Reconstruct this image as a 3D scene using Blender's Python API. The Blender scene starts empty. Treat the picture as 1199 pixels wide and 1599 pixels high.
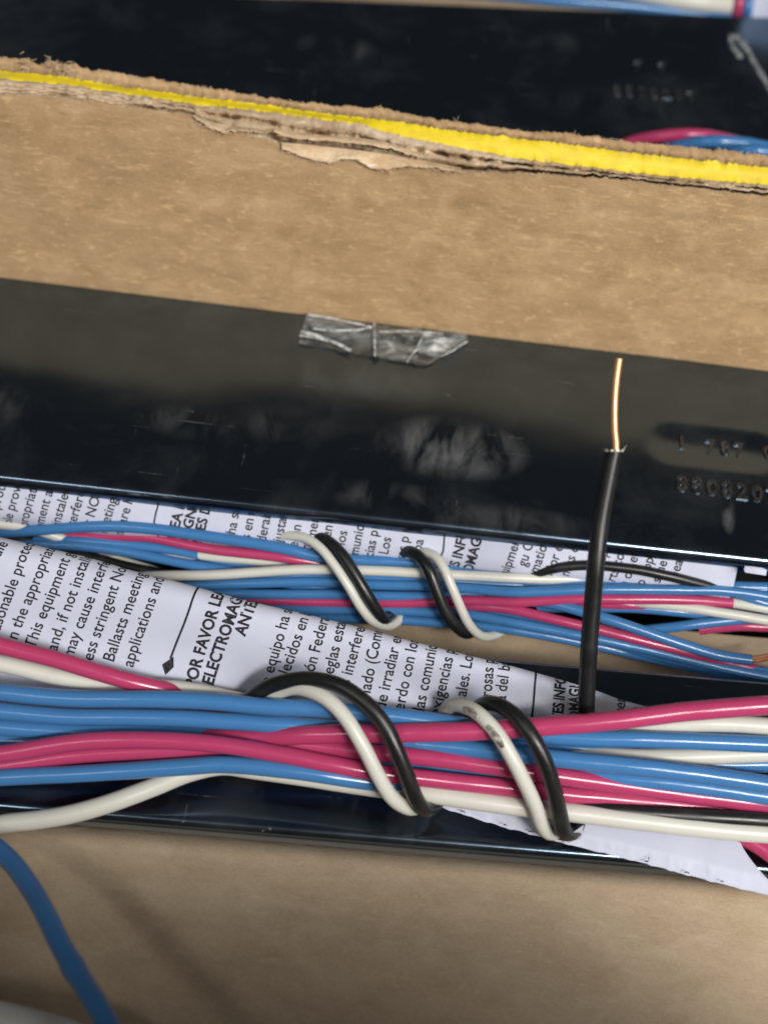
import bpy, math, random
import numpy as np
from mathutils import Vector, Matrix, noise as mnoise

random.seed(7)
rng = np.random.default_rng(11)
S = bpy.context.scene
COL = S.collection
MM = 0.001

# ------------------------------------------------------------------ camera
PITCH, ROLL, DIST = math.radians(52.0), math.radians(6.2), 165.0
VFOV = math.radians(40.0)
IMW, IMH = 1199.0, 1599.0
CX, CY = IMW / 2, IMH / 2
FPX = CY / math.tan(VFOV / 2)
FW = np.array([0, math.cos(PITCH), -math.sin(PITCH)])
_r0 = np.array([1.0, 0, 0]); _u0 = np.array([0, math.sin(PITCH), math.cos(PITCH)])
RT = math.cos(ROLL) * _r0 + math.sin(ROLL) * _u0
UP = -math.sin(ROLL) * _r0 + math.cos(ROLL) * _u0
CAM = -FW * DIST

cd = bpy.data.cameras.new('camera'); cam = bpy.data.objects.new('camera', cd); COL.objects.link(cam)
cd.sensor_fit = 'VERTICAL'; cd.sensor_height = 24.0; cd.lens = 12.0 / math.tan(VFOV / 2)
cd.clip_start = 0.005; cd.clip_end = 20.0
m3 = Matrix((Vector(RT), Vector(UP), Vector(-FW))).transposed()
cam.matrix_world = Matrix.Translation(Vector(CAM * MM)) @ m3.to_4x4()
cd.dof.use_dof = True; cd.dof.focus_distance = 0.152; cd.dof.aperture_fstop = 15.0
S.camera = cam

# ------------------------------------------------------------------ world, lamps, exposure
w = bpy.data.worlds.new('World'); S.world = w; w.use_nodes = True
bg = w.node_tree.nodes['Background']
bg.inputs[0].default_value = (0.90, 0.95, 1.0, 1); bg.inputs[1].default_value = 0.036

def lamp(name, loc, target, sx, sy, power, color):
    l = bpy.data.lights.new(name, 'AREA'); l.shape = 'RECTANGLE'; l.size = sx; l.size_y = sy
    l.energy = power; l.color = color
    o = bpy.data.objects.new(name, l); COL.objects.link(o)
    o.location = loc
    o.rotation_euler = (Vector(target) - Vector(loc)).to_track_quat('-Z', 'Y').to_euler()
    return o
lamp('key_lamp', (0.20, -0.37, 0.46), (0.0, 0.0, 0.0), 0.13, 0.06, 2.4, (1.0, 0.94, 0.86))
lamp('side_lamp', (-0.22, -0.33, 0.48), (0.0, 0.0, 0.0), 0.22, 0.05, 0.42, (1.0, 0.96, 0.9))
lamp('soft_lamp', (0.46, -0.44, 0.52), (0.0, 0.01, 0.0), 0.4, 0.4, 4.9, (1.0, 0.97, 0.93))

S.view_settings.view_transform = 'Standard'; S.view_settings.look = 'None'
S.view_settings.gamma = 1.0; S.view_settings.exposure = 0.0
S.render.engine = 'CYCLES'
S.cycles.use_denoising = True
S.cycles.max_bounces = 8; S.cycles.transparent_max_bounces = 12

# ------------------------------------------------------------------ projection helpers (mm, photo pixels)
def ray(px, py):
    px = np.asarray(px, float); py = np.asarray(py, float)
    return FW + ((px - CX) / FPX)[..., None] * RT - ((py - CY) / FPX)[..., None] * UP
def at_depth(px, py, d):
    return CAM + ray(px, py) * np.asarray(d, float)[..., None]
def at_plane(px, py, p0, n):
    r = ray(px, py); t = ((np.asarray(p0) - CAM) @ n) / (r @ n)
    return CAM + r * np.asarray(t)[..., None]
def at_z(px, py, z):
    return at_plane(px, py, np.array([0, 0, z]), np.array([0, 0, 1.0]))
def to_px(P):
    q = np.asarray(P) - CAM; d = q @ FW
    return CX + FPX * (q @ RT) / d, CY - FPX * (q @ UP) / d
def cur(pts):
    xs = [p[0] for p in pts]; ys = [p[1] for p in pts]
    return lambda x: np.interp(x, xs, ys)
def nz(x, seed, freq, octs=4):
    out = np.zeros_like(np.asarray(x, float)); a = 1.0
    for o in range(octs):
        out += a * np.array([mnoise.noise(Vector((float(v) * freq, seed * 7.31 + o * 3.1, 0.5))) for v in np.ravel(x)]).reshape(out.shape)
        freq *= 2.1; a *= 0.55
    return out

# ------------------------------------------------------------------ object helpers
def tag(o, label, cat=None, group=None, kind=None):
    if label: o['label'] = label
    if cat: o['category'] = cat
    if group: o['group'] = group
    if kind: o['kind'] = kind
    return o
def thing(name, loc, label, cat, group=None):
    o = bpy.data.objects.new(name, None); COL.objects.link(o)
    o.empty_display_size = 0.01; o.location = Vector(loc) * MM
    return tag(o, label, cat, group)
def build(name, V, F, mat, parent=None, smooth=True):
    V = np.asarray(V, float)
    if parent is not None: org = np.array(parent.location) / MM
    else: org = (V.min(0) + V.max(0)) / 2
    me = bpy.data.meshes.new(name)
    me.from_pydata([tuple(v) for v in (V - org) * MM], [], [tuple(int(i) for i in f) for f in F])
    me.materials.append(mat)
    if smooth: me.polygons.foreach_set('use_smooth', [True] * len(me.polygons))
    me.update()
    o = bpy.data.objects.new(name, me); COL.objects.link(o)
    if parent is not None: o.parent = parent
    else: o.location = Vector(org * MM)
    return o
def grid_faces(nr, nc, off=0, flip=False):
    f = []
    for i in range(nr - 1):
        for j in range(nc - 1):
            a = off + i * nc + j
            q = (a, a + 1, a + nc + 1, a + nc)
            f.append(q[::-1] if flip else q)
    return f
def sharp(o, ang=35):
    o.data.set_sharp_from_angle(angle=math.radians(ang))

# ------------------------------------------------------------------ materials
def new_mat(name):
    m = bpy.data.materials.new(name); m.use_nodes = True
    nt = m.node_tree; return m, nt, nt.nodes['Principled BSDF']
def N(nt, kind, **kw):
    n = nt.nodes.new(kind)
    for k, v in kw.items():
        if k in n.inputs: n.inputs[k].default_value = v
        else: setattr(n, k, v)
    return n
def coords(nt, scale=(1, 1, 1), rot=(0, 0, 0)):
    t = nt.nodes.new('ShaderNodeTexCoord'); mp = nt.nodes.new('ShaderNodeMapping')
    mp.inputs['Scale'].default_value = scale; mp.inputs['Rotation'].default_value = rot
    nt.links.new(t.outputs['Object'], mp.inputs[0]); return mp.outputs[0]
def ramp(nt, fac, stops):
    r = nt.nodes.new('ShaderNodeValToRGB')
    while len(r.color_ramp.elements) < len(stops): r.color_ramp.elements.new(0.5)
    for e, (p, c) in zip(r.color_ramp.elements, stops):
        e.position = p; e.color = c if len(c) == 4 else (*c, 1)
    nt.links.new(fac, r.inputs[0]); return r.outputs[0]
def noise(nt, vec, scale, detail=4, rough=0.55, dist=0.0):
    n = N(nt, 'ShaderNodeTexNoise', Scale=scale, Detail=detail, Roughness=rough, Distortion=dist)
    nt.links.new(vec, n.inputs['Vector']); return n.outputs['Fac']
def mixc(nt, fac, a, b, mode='MIX'):
    n = nt.nodes.new('ShaderNodeMix'); n.data_type = 'RGBA'; n.blend_type = mode
    for s, v in ((n.inputs[0], fac), (n.inputs[6], a), (n.inputs[7], b)):
        if hasattr(v, 'links') or isinstance(v, bpy.types.NodeSocket): nt.links.new(v, s)
        else: s.default_value = v if not isinstance(v, tuple) or len(v) == 4 else (*v, 1)
    return n.outputs[2]
def math_n(nt, op, a, b=0.0):
    n = nt.nodes.new('ShaderNodeMath'); n.operation = op
    for s, v in ((n.inputs[0], a), (n.inputs[1], b)):
        if isinstance(v, bpy.types.NodeSocket): nt.links.new(v, s)
        else: s.default_value = v
    return n.outputs[0]
def bump(nt, h, strength, dist):
    b = N(nt, 'ShaderNodeBump', Strength=strength, Distance=dist)
    nt.links.new(h, b.inputs['Height']); return b.outputs[0]

def kraft(name, dark, mid, light, bumpy=0.5, fk=1.0):
    m, nt, p = new_mat(name)
    v = coords(nt, (0.55, 1, 1), (0, 0, 0.25)); v2 = coords(nt, (0.28, 1, 1), (0.2, 0.25, 0.3))
    big = noise(nt, v, 70, 3, 0.6)
    med = noise(nt, v, 300, 6, 0.62, 0.4)
    fl = noise(nt, v2, 2100, 4, 0.6, 0.7)
    fine = noise(nt, v, 6000, 2, 0.6)
    c = ramp(nt, med, [(0.32, dark), (0.52, mid), (0.72, light)])
    c = mixc(nt, ramp(nt, big, [(0.35, (0, 0, 0)), (0.7, (0.35, 0.35, 0.35))]), c, dark)
    c = mixc(nt, ramp(nt, fl, [(0.56, (0, 0, 0)), (0.70, (0.55 * fk,) * 3)]), c, tuple(min(1, x * 1.35) for x in light))
    c = mixc(nt, ramp(nt, fl, [(0.29, (0.45 * fk,) * 3), (0.42, (0, 0, 0))]), c, tuple(x * 0.7 for x in dark))
    c = mixc(nt, 0.10, c, ramp(nt, fine, [(0.3, (0.1, 0.07, 0.04)), (0.7, (0.75, 0.6, 0.42))]))
    nt.links.new(c, p.inputs['Base Color'])
    p.inputs['Roughness'].default_value = 0.85; p.inputs['Specular IOR Level'].default_value = 0.2
    h = math_n(nt, 'ADD', math_n(nt, 'ADD', fl, math_n(nt, 'MULTIPLY', med, 1.6)), math_n(nt, 'MULTIPLY', fine, 0.25))
    nt.links.new(bump(nt, h, bumpy, 0.00012), p.inputs['Normal'])
    return m
KRAFT = kraft('kraft_board', (0.33, 0.208, 0.102), (0.42, 0.275, 0.142), (0.53, 0.365, 0.205))
KRAFT2 = kraft('kraft_board_pale', (0.40, 0.305, 0.205), (0.47, 0.370, 0.262), (0.53, 0.425, 0.305), 0.25, 0.35)
CORE = kraft('torn_board_core', (0.34, 0.24, 0.145), (0.50, 0.385, 0.265), (0.68, 0.57, 0.44), 0.9)
FIBRE = kraft('torn_paper_fibre', (0.56, 0.39, 0.23), (0.71, 0.53, 0.35), (0.82, 0.68, 0.50), 0.9)

def yellow_mat():
    m, nt, p = new_mat('yellow_print')
    v = coords(nt, (0.4, 1, 1))
    a = noise(nt, v, 900, 5, 0.7)
    c = ramp(nt, a, [(0.28, (0.62, 0.50, 0.16)), (0.40, (0.70, 0.53, 0.012)), (0.62, (0.80, 0.63, 0.015)), (0.80, (0.84, 0.72, 0.10))])
    c = mixc(nt, ramp(nt, noise(nt, coords(nt, (0.25, 1, 1)), 160, 5, 0.7), [(0.5, (0,) * 3), (0.75, (0.4,) * 3)]), c, (0.50, 0.36, 0.03))
    nt.links.new(c, p.inputs['Base Color']); p.inputs['Roughness'].default_value = 0.55
    nt.links.new(bump(nt, a, 0.4, 0.0001), p.inputs['Normal'])
    return m
YELLOW = yellow_mat()

def paint(name, smudges=()):
    m, nt, p = new_mat(name)
    v = coords(nt, (1, 1, 1)); vs = coords(nt, (0.25, 1, 1), (0, 0, 0.1)); t = nt.nodes.new('ShaderNodeTexCoord')
    n1 = noise(nt, v, 60, 6, 0.65, 0.3); n2 = noise(nt, vs, 900, 3, 0.6, 0.5); n3 = noise(nt, v, 400, 5, 0.7)
    fac = ramp(nt, n1, [(0.48, (0.0,) * 3), (0.85, (0.14,) * 3)]); n4 = noise(nt, coords(nt, (1.6, 0.6, 1)), 130, 5, 0.6, 0.6)
    spk = ramp(nt, n2, [(0.735, (0, 0, 0)), (0.80, (0.55,) * 3)])
    sc = noise(nt, coords(nt, (0.03, 1, 1), (0, 0, 0.35)), 1800, 2, 0.5, 0.2); sc2 = noise(nt, coords(nt, (1, 0.05, 1), (0, 0, 0.5)), 1300, 2, 0.5, 0.2)
    scr = math_n(nt, 'MULTIPLY', math_n(nt, 'MAXIMUM', ramp(nt, sc, [(0.70, (0,) * 3), (0.76, (0.5,) * 3)]), ramp(nt, sc2, [(0.72, (0,) * 3), (0.78, (0.5,) * 3)])), ramp(nt, n3, [(0.45, (0,) * 3), (0.62, (1,) * 3)]))
    tot = math_n(nt, 'MAXIMUM', math_n(nt, 'MAXIMUM', fac, spk), scr)
    for (c, rx, ry, amt) in smudges:
        mp = nt.nodes.new('ShaderNodeMapping'); mp.vector_type = 'POINT'
        mp.inputs['Location'].default_value = tuple(-a / b for a, b in zip(c, (rx, ry, 0.05)))
        mp.inputs['Scale'].default_value = (1 / rx, 1 / ry, 20)
        nt.links.new(t.outputs['Object'], mp.inputs[0])
        g = N(nt, 'ShaderNodeTexGradient', gradient_type='SPHERICAL'); nt.links.new(mp.outputs[0], g.inputs[0])
        s = math_n(nt, 'MULTIPLY', math_n(nt, 'MULTIPLY', ramp(nt, g.outputs['Fac'], [(0, (0,) * 3), (0.7, (1,) * 3)]),
                   ramp(nt, n4, [(0.42, (0,) * 3), (0.75, (1,) * 3)])), amt)
        tot = math_n(nt, 'MAXIMUM', tot, s)
    d = math_n(nt, 'MULTIPLY', tot, 0.7)
    nt.links.new(mixc(nt, d, (0.003, 0.0036, 0.004), (0.30, 0.31, 0.32)), p.inputs['Base Color'])
    r = math_n(nt, 'ADD', 0.17, math_n(nt, 'MULTIPLY', tot, 0.5))
    nt.links.new(r, p.inputs['Roughness'])
    p.inputs['IOR'].default_value = 2.9; p.inputs['Specular Tint'].default_value = (0.48, 0.69, 0.97, 1)
    nt.links.new(bump(nt, n3, 0.04, 0.0001), p.inputs['Normal'])
    return m

def plastic(name, col, rough=0.3, dirt=(0.1, 0.09, 0.08), amt=0.25):
    m, nt, p = new_mat(name)
    v = coords(nt)
    a = noise(nt, v, 300, 5, 0.65, 0.5); b = noise(nt, v, 60, 3, 0.5); f = noise(nt, v, 4000, 2)
    c = mixc(nt, ramp(nt, a, [(0.55, (0,) * 3), (0.8, (amt,) * 3)]), col, dirt)
    c = mixc(nt, 0.25, c, mixc(nt, b, tuple(x * 0.75 for x in col), tuple(min(1, x * 1.2) for x in col)))
    nt.links.new(c, p.inputs['Base Color'])
    nt.links.new(ramp(nt, a, [(0.3, (rough * 0.8,) * 3), (0.8, (min(1, rough * 1.7),) * 3)]), p.inputs['Roughness'])
    nt.links.new(bump(nt, f, 0.05, 0.00005), p.inputs['Normal'])
    return m
WM = {'blue': plastic('blue_insulation', (0.052, 0.185, 0.43), 0.17, (0.04, 0.09, 0.18)),
      'pink': plastic('pink_insulation', (0.43, 0.048, 0.140), 0.18, (0.3, 0.03, 0.1)),
      'white': plastic('white_insulation', (0.60, 0.605, 0.56), 0.30, (0.33, 0.30, 0.25)),
      'black': plastic('black_insulation', (0.010, 0.011, 0.012), 0.30, (0.07, 0.065, 0.06), 0.4)}

def copper_mat(name, col, rough):
    m, nt, p = new_mat(name)
    p.inputs['Metallic'].default_value = 0.72; p.inputs['Roughness'].default_value = rough
    a = noise(nt, coords(nt), 900, 4)
    nt.links.new(mixc(nt, a, tuple(x * 0.8 for x in col), col), p.inputs['Base Color'])
    return m
COPPER = copper_mat('bare_copper', (0.97, 0.56, 0.30), 0.40)
COPPER_D = copper_mat('dull_copper', (0.35, 0.14, 0.08), 0.45)

def paper_mat():
    m, nt, p = new_mat('white_paper')
    a = noise(nt, coords(nt), 120, 5, 0.6); f = noise(nt, coords(nt), 5000, 3)
    nt.links.new(ramp(nt, a, [(0.3, (0.49, 0.525, 0.66)), (0.7, (0.56, 0.595, 0.73))]), p.inputs['Base Color'])
    p.inputs['Roughness'].default_value = 0.7; p.inputs['Specular IOR Level'].default_value = 0.3
    h = math_n(nt, 'ADD', math_n(nt, 'MULTIPLY', a, 4.0), math_n(nt, 'MULTIPLY', f, 0.3))
    nt.links.new(bump(nt, h, 0.25, 0.0001), p.inputs['Normal'])
    return m
PAPER = paper_mat()
m, nt, p = new_mat('black_ink'); INK = m
a = noise(nt, coords(nt), 3000, 3)
nt.links.new(ramp(nt, a, [(0.3, (0.012, 0.012, 0.016)), (0.75, (0.05, 0.05, 0.06))]), p.inputs['Base Color'])
p.inputs['Roughness'].default_value = 0.9; p.inputs['Specular IOR Level'].default_value = 0.1
m, nt, p = new_mat('chalk'); CHALK = m
a = noise(nt, coords(nt), 1500, 4, 0.7)
nt.links.new(ramp(nt, a, [(0.42, (0.06, 0.065, 0.07)), (0.62, (0.42, 0.46, 0.48))]), p.inputs['Base Color'])
p.inputs['Roughness'].default_value = 0.9

def tape_mat():
    m, nt, p = new_mat('clear_tape')
    out = nt.nodes['Material Output']
    gl = N(nt, 'ShaderNodeBsdfGlossy', Roughness=0.12); gl.inputs['Color'].default_value = (1, 1, 1, 1)
    tr = N(nt, 'ShaderNodeBsdfTransparent'); tr.inputs['Color'].default_value = (0.95, 0.96, 0.96, 1)
    df = N(nt, 'ShaderNodeBsdfDiffuse'); df.inputs['Color'].default_value = (0.80, 0.82, 0.82, 1)
    fr = N(nt, 'ShaderNodeFresnel', IOR=1.38)
    a = noise(nt, coords(nt, (0.5, 1, 1)), 420, 5, 0.65, 0.7)
    nb = bump(nt, a, 0.9, 0.0005)
    for n_ in (gl, fr): nt.links.new(nb, n_.inputs['Normal'])
    t = nt.nodes.new('ShaderNodeTexCoord'); sx = nt.nodes.new('ShaderNodeSeparateXYZ'); nt.links.new(t.outputs['Object'], sx.inputs[0])
    g = N(nt, 'ShaderNodeMapRange'); g.inputs['From Min'].default_value = -0.002; g.inputs['From Max'].default_value = 0.006
    nt.links.new(sx.outputs['X'], g.inputs['Value'])
    haze = math_n(nt, 'MULTIPLY', ramp(nt, a, [(0.40, (0.03,) * 3), (0.54, (0.26,) * 3), (0.68, (0.80,) * 3)]), math_n(nt, 'ADD', 0.45, math_n(nt, 'MULTIPLY', g.outputs[0], 0.75)))
    m1 = nt.nodes.new('ShaderNodeMixShader'); m2 = nt.nodes.new('ShaderNodeMixShader')
    nt.links.new(haze, m1.inputs[0])
    nt.links.new(tr.outputs[0], m1.inputs[1]); nt.links.new(df.outputs[0], m1.inputs[2])
    nt.links.new(fr.outputs[0], m2.inputs[0]); nt.links.new(m1.outputs[0], m2.inputs[1]); nt.links.new(gl.outputs[0], m2.inputs[2])
    nt.links.new(m2.outputs[0], out.inputs['Surface'])
    nt.nodes.remove(p); return m
TAPE = tape_mat()

# ------------------------------------------------------------------ text helper
_tc = {}
def text_mesh(s, bold=0.0, extrude=0.0, bevel=0.0):
    """vertices (x along the line, y up the letters, z) in em and faces"""
    k = (s, bold, extrude, bevel)
    if k in _tc: return _tc[k]
    c = bpy.data.curves.new('line', 'FONT'); c.body = s; c.size = 1.0; c.offset = bold
    c.resolution_u = 3; c.extrude = extrude; c.bevel_depth = bevel; c.bevel_resolution = 1
    o = bpy.data.objects.new('line', c); COL.objects.link(o)
    bpy.context.view_layer.update()
    e = o.evaluated_get(bpy.context.evaluated_depsgraph_get()); me = e.to_mesh()
    V = np.array([v.co[:] for v in me.vertices]).reshape(-1, 3); F = [list(p_.vertices) for p_ in me.polygons]
    e.to_mesh_clear(); bpy.data.objects.remove(o); bpy.data.curves.remove(c)
    _tc[k] = (V, F); return _tc[k]

# ================================================================== SETTING
V = [(-400, -300, -45), (400, -300, -45), (400, 400, -45), (-400, 400, -45)]
tag(build('box_floor', V, [(0, 1, 2, 3)], KRAFT2), None, kind='structure')

# ================================================================== BALLASTS (black painted steel cans)
def ballast(name, label, p_front_a, p_front_b, zt, depth, smudges, stamp_fn=None, dent=None, x0=-125, x1=125, height=40.0):
    """front top edge runs along a->b on z=zt; the can extends `depth` away from the viewer"""
    a = np.array(p_front_a); b = np.array(p_front_b)
    ex = (b - a); ex[2] = 0; ex /= np.linalg.norm(ex); ey = np.array([-ex[1], ex[0], 0.0])
    org = a + ex * (0 - a[0]) / ex[0]; org[2] = zt
    root = thing(name, org - np.array([0, 0, height]), label, 'ballast', 'black metal ballast cans')
    P = lambda x, y, z: org + ex * x + ey * y + np.array([0, 0, z])
    xs = np.unique(np.concatenate([np.linspace(x0, -62, 14), np.arange(-62, 62.01, 0.7), np.linspace(62, x1, 14)]))
    prof = [(0.25, -height), (0.25, -3.0), (0.05, -2.75), (-0.25, -2.6), (-0.3, -2.4), (-0.3, -1.0)]
    for k in range(0, 7):
        t = math.pi / 2 * k / 6; prof.append((0.7 - 1.0 * math.cos(t), -1.0 + 1.0 * math.sin(t)))
    ny = 44
    for k in range(1, ny): prof.append((0.7 + (depth - 1.4) * k / (ny - 1), 0.0))
    for k in range(1, 6):
        t = math.pi / 2 * k / 5; prof.append((depth - 0.7 + 0.7 * math.sin(t), -0.7 + 0.7 * math.cos(t)))
    prof.append((depth, -height))
    Vv = []
    for (y, z) in prof:
        row = P(xs[:, None] * 0, 0, 0) if False else None
        q = org + xs[:, None] * ex + y * ey + np.array([0, 0, z])
        if 0.5 < y < depth - 0.5 and z > -0.6:
            e = min(1, (y - 0.5) / 4, (depth - 0.5 - y) / 3)
            wv = np.array([mnoise.noise(Vector((x * 0.045, y * 0.09, zt + 3))) * 0.16 + mnoise.noise(Vector((x * 0.16, y * 0.2, zt + 9))) * 0.022 for x in xs])
            q[:, 2] += wv * e
            if dent is not None:
                q[:, 2] += dent(xs, y)
        Vv.append(q)
    nr, nc = len(prof), len(xs)
    Vv = np.concatenate(Vv)
    F = grid_faces(nr, nc)
    for j in (0, nc - 1):
        loop = [i * nc + j for i in range(nr)]
        F.append(loop if j else loop[::-1])
    F.append([0, (nr - 1) * nc, (nr - 1) * nc + nc - 1, nc - 1])
    loc = [(np.array(c[0]) - (org - np.array([0, 0, height]))) * MM for c in smudges]
    mat = paint('black_paint', [(tuple(l), c[1] * MM, c[2] * MM, c[3]) for l, c in zip(loc, smudges)])
    o = build('case', Vv, F, mat, root); sharp(o, 50)
    root['_ex'] = 0
    del root['_ex']
    return root, ex, ey, org, mat

m, nt, p = new_mat('worn_black_paint'); WORN = m
nt.links.new(ramp(nt, noise(nt, coords(nt), 900, 4, 0.6), [(0.35, (0.006, 0.007, 0.008)), (0.75, (0.05, 0.052, 0.054))]), p.inputs['Base Color'])
p.inputs['Roughness'].default_value = 0.27; p.inputs['IOR'].default_value = 1.9
def stamp(root, mat, txt, px, py, dpx, dpy, z, cap_mm, adv, name='stamped_number', thick=0.10):
    """raised lettering: character k starts at photo pixel (px+k*dpx, py+k*dpy) on plane z"""
    VV, FF = [], []
    for k, ch in enumerate(txt):
        if ch == ' ': continue
        V0, F0 = text_mesh(ch, -0.008, 0.06, 0.03)
        if len(V0) == 0: continue
        p0 = at_z(px + k * dpx, py + k * dpy, z); p1 = at_z(px + k * dpx + dpx, py + k * dpy + dpy, z)
        ex = (p1 - p0); ex /= np.linalg.norm(ex); ey = np.array([-ex[1], ex[0], 0])
        em = cap_mm / 0.7
        q = p0 + V0[:, :1] * em * adv * ex + V0[:, 1:2] * em * ey + np.array([0, 0, 1.0]) * (V0[:, 2:3] * em * 0.9)
        FF += [[i + len(VV) for i in f] for f in F0]; VV += list(q)
    o = build(name, VV, FF, mat, root, smooth=False)
    return o

# rear edge of the middle ballast = foot of the cardboard divider
wa = at_z(0, 433, 0); wb = at_z(1199, 579, 0)
WEX = (wb - wa) / np.linalg.norm(wb - wa); WN = np.array([WEX[1], -WEX[0], 0.0])      # WN faces the viewer
LEAN = math.radians(15.0); WNT = WN * math.cos(LEAN) + np.array([0, 0, math.sin(LEAN)])      # the divider leans back
def dent_mid(xs, y):
    c = at_z(1125, 690, 0); u = xs - c[0] + 1.0; v = y - c[1]
    d = np.hypot(np.maximum(np.abs(u) - 5.0, 0), v) / 3.6
    return -0.30 * np.clip(1 - d * d, 0, 1) ** 1.5
fa, fb = at_z(0, 744, 0), at_z(1199, 875, 0)
dep_mid = (wa + wb)[1] / 2 - (fa + fb)[1] / 2
mid_sm = [(at_z(705, 700, 0), 10, 5.5, 1.0), (at_z(420, 660, 0), 3, 3.5, 0.4), (at_z(1135, 800, 0), 1.0, 3.5, 0.9), (at_z(560, 590, 0), 16, 4, 0.25),
          (at_z(300, 660, 0), 8, 3, 0.25), (at_z(780, 810, 0), 14, 2.5, 0.35), (at_z(600, 775, 0), 14, 2.5, 0.35), (at_z(0, 640, 0), 4, 5, 0.4)]
mid, mex, mey, morg, mmat = ballast('ballast', 'middle black metal ballast, reflecting the cardboard divider, clear tape on its back edge',
                                    fa, fb, 0.0, dep_mid + 1.6, mid_sm, dent=dent_mid)
stamp(mid, WORN, '8808207', 1054, 766, 23.6, 3.2, 0.02, 2.35, 0.85)
stamp(mid, WORN, '1 787 0', 1056, 700, 22.5, 2.7, -0.24, 2.0, 0.85)

ba, bb = at_z(560, 0, 0), at_z(1199, 25, 0)
_ex = (bb - ba) / np.linalg.norm(bb - ba); _ey = np.array([-_ex[1], _ex[0], 0])
rear_sm = [(at_z(525, 75, 0), 7, 4, 0.45), (at_z(820, 60, 0), 14, 4, 0.15), (at_z(1000, 170, 0), 20, 6, 0.15)]
rear, rex, rey, rorg, rmat = ballast('ballast', 'black metal ballast at the top behind the cardboard divider, with a chalk stroke',
                                     ba - _ey * 34.2, bb - _ey * 34.2, 0.0, 34.2, rear_sm, x0=-150, x1=150)
stamp(rear, WORN, '8808207', 955, 148, 19.6, 1.6, 0.02, 2.5, 0.8)
stamp(rear, WORN, '7 7', 990, 108, 19, 1.6, 0.02, 2.3, 0.8)

# chalk stroke on the rear can: a looped, slightly raised smear
def ribbon(pts, width, z, jit=0.6):
    pts = np.array(pts, float); C = []
    for i in range(len(pts) - 1):
        for t in np.linspace(0, 1, 10, endpoint=False): C.append(pts[i] * (1 - t) + pts[i + 1] * t)
    C.append(pts[-1]); C = np.array(C)
    C = C + np.stack([nz(np.arange(len(C)), 1 + pts[0][0] * 0.01, 0.11, 3), nz(np.arange(len(C)), 2 + pts[0][1] * 0.01, 0.11, 3)], 1) * jit
    L = np.gradient(C, axis=0); L /= np.linalg.norm(L, axis=1)[:, None]; nrm = np.stack([-L[:, 1], L[:, 0]], 1)
    wd = width * (1 + 0.25 * nz(np.arange(len(C)), 3, 0.3))[:, None]
    V = np.concatenate([at_z(*(C + nrm * wd).T, z), at_z(*(C + nrm * 0).T, z + 0.12), at_z(*(C - nrm * wd).T, z)])
    n = len(C); F = [(i, i + 1, n + i + 1, n + i) for i in range(n - 1)] + [(n + i, n + i + 1, 2 * n + i + 1, 2 * n + i) for i in range(n - 1)]
    return V, F
Vr, Fr = ribbon([(1158, 90), (1148, 80), (1141, 66), (1141, 56), (1150, 57), (1163, 72), (1178, 98), (1192, 122), (1215, 160)], 3.6, 0.12)
build('chalk_stroke', Vr, Fr, CHALK, rear)

ra, rb = at_z(158, 1273, -4), at_z(966, 1340, -4)
front_sm = [(at_z(620, 1275, -4), 8, 5, 0.15)]
front, fex, fey, forg, fmat = ballast('ballast', 'lowest black metal ballast, under the front wire bundle, rim against the front cardboard',
                                      ra, rb, -4.0, 23.0, front_sm, height=36)

# ================================================================== CARDBOARD DIVIDER with torn top
xs = np.arange(-449, 1651, 3.0)
_ft = cur([(-200, 132), (0, 146), (75, 149), (150, 159), (250, 173), (300, 180), (320, 194), (345, 206), (375, 207), (430, 222), (442, 236),
           (480, 247), (520, 250), (550, 248), (580, 258), (620, 261), (700, 267), (750, 270), (865, 273), (950, 279), (1100, 296), (1199, 306), (1400, 330)])
_yb = cur([(-200, 104), (0, 123), (100, 132), (200, 147), (300, 162), (400, 173), (500, 186), (570, 195), (600, 206), (700, 226), (800, 246), (900, 259), (1000, 271), (1100, 281), (1199, 289), (1400, 308)])
_yt = cur([(-200, 92), (0, 110), (100, 120), (200, 136), (300, 150), (400, 162), (500, 176), (570, 184), (600, 187), (700, 203), (800, 215), (900, 227), (1000, 240), (1100, 251), (1199, 261), (1400, 284)])
_bt = cur([(-200, 70), (0, 88), (30, 94), (45, 90), (60, 99), (85, 96), (110, 100), (118, 97), (130, 106), (200, 116), (300, 131), (400, 150), (500, 162), (600, 169), (700, 188), (800, 201), (900, 210), (1000, 222), (1100, 232), (1199, 243), (1400, 262)])
ftY = _ft(xs) + nz(xs, 1, 0.05) * 2.2 + rng.normal(0, 0.5, len(xs))
ybY = _yb(xs) + nz(xs, 2, 0.06) * 1.6 + rng.normal(0, 0.7, len(xs))
ytY = _yt(xs) + nz(xs, 3, 0.07) * 1.3 + rng.normal(0, 0.9, len(xs))
btY = _bt(xs) + nz(xs, 4, 0.05) * 3.4 + nz(xs, 5, 0.22, 2) * 1.6 + rng.normal(0, 0.4, len(xs))
def wall_at(px, py, t): return np.stack([at_plane(float(a_), float(b_), wa - WN * float(c_), WNT) for a_, b_, c_ in zip(px, py, np.broadcast_to(t, np.shape(px)))])

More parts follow.
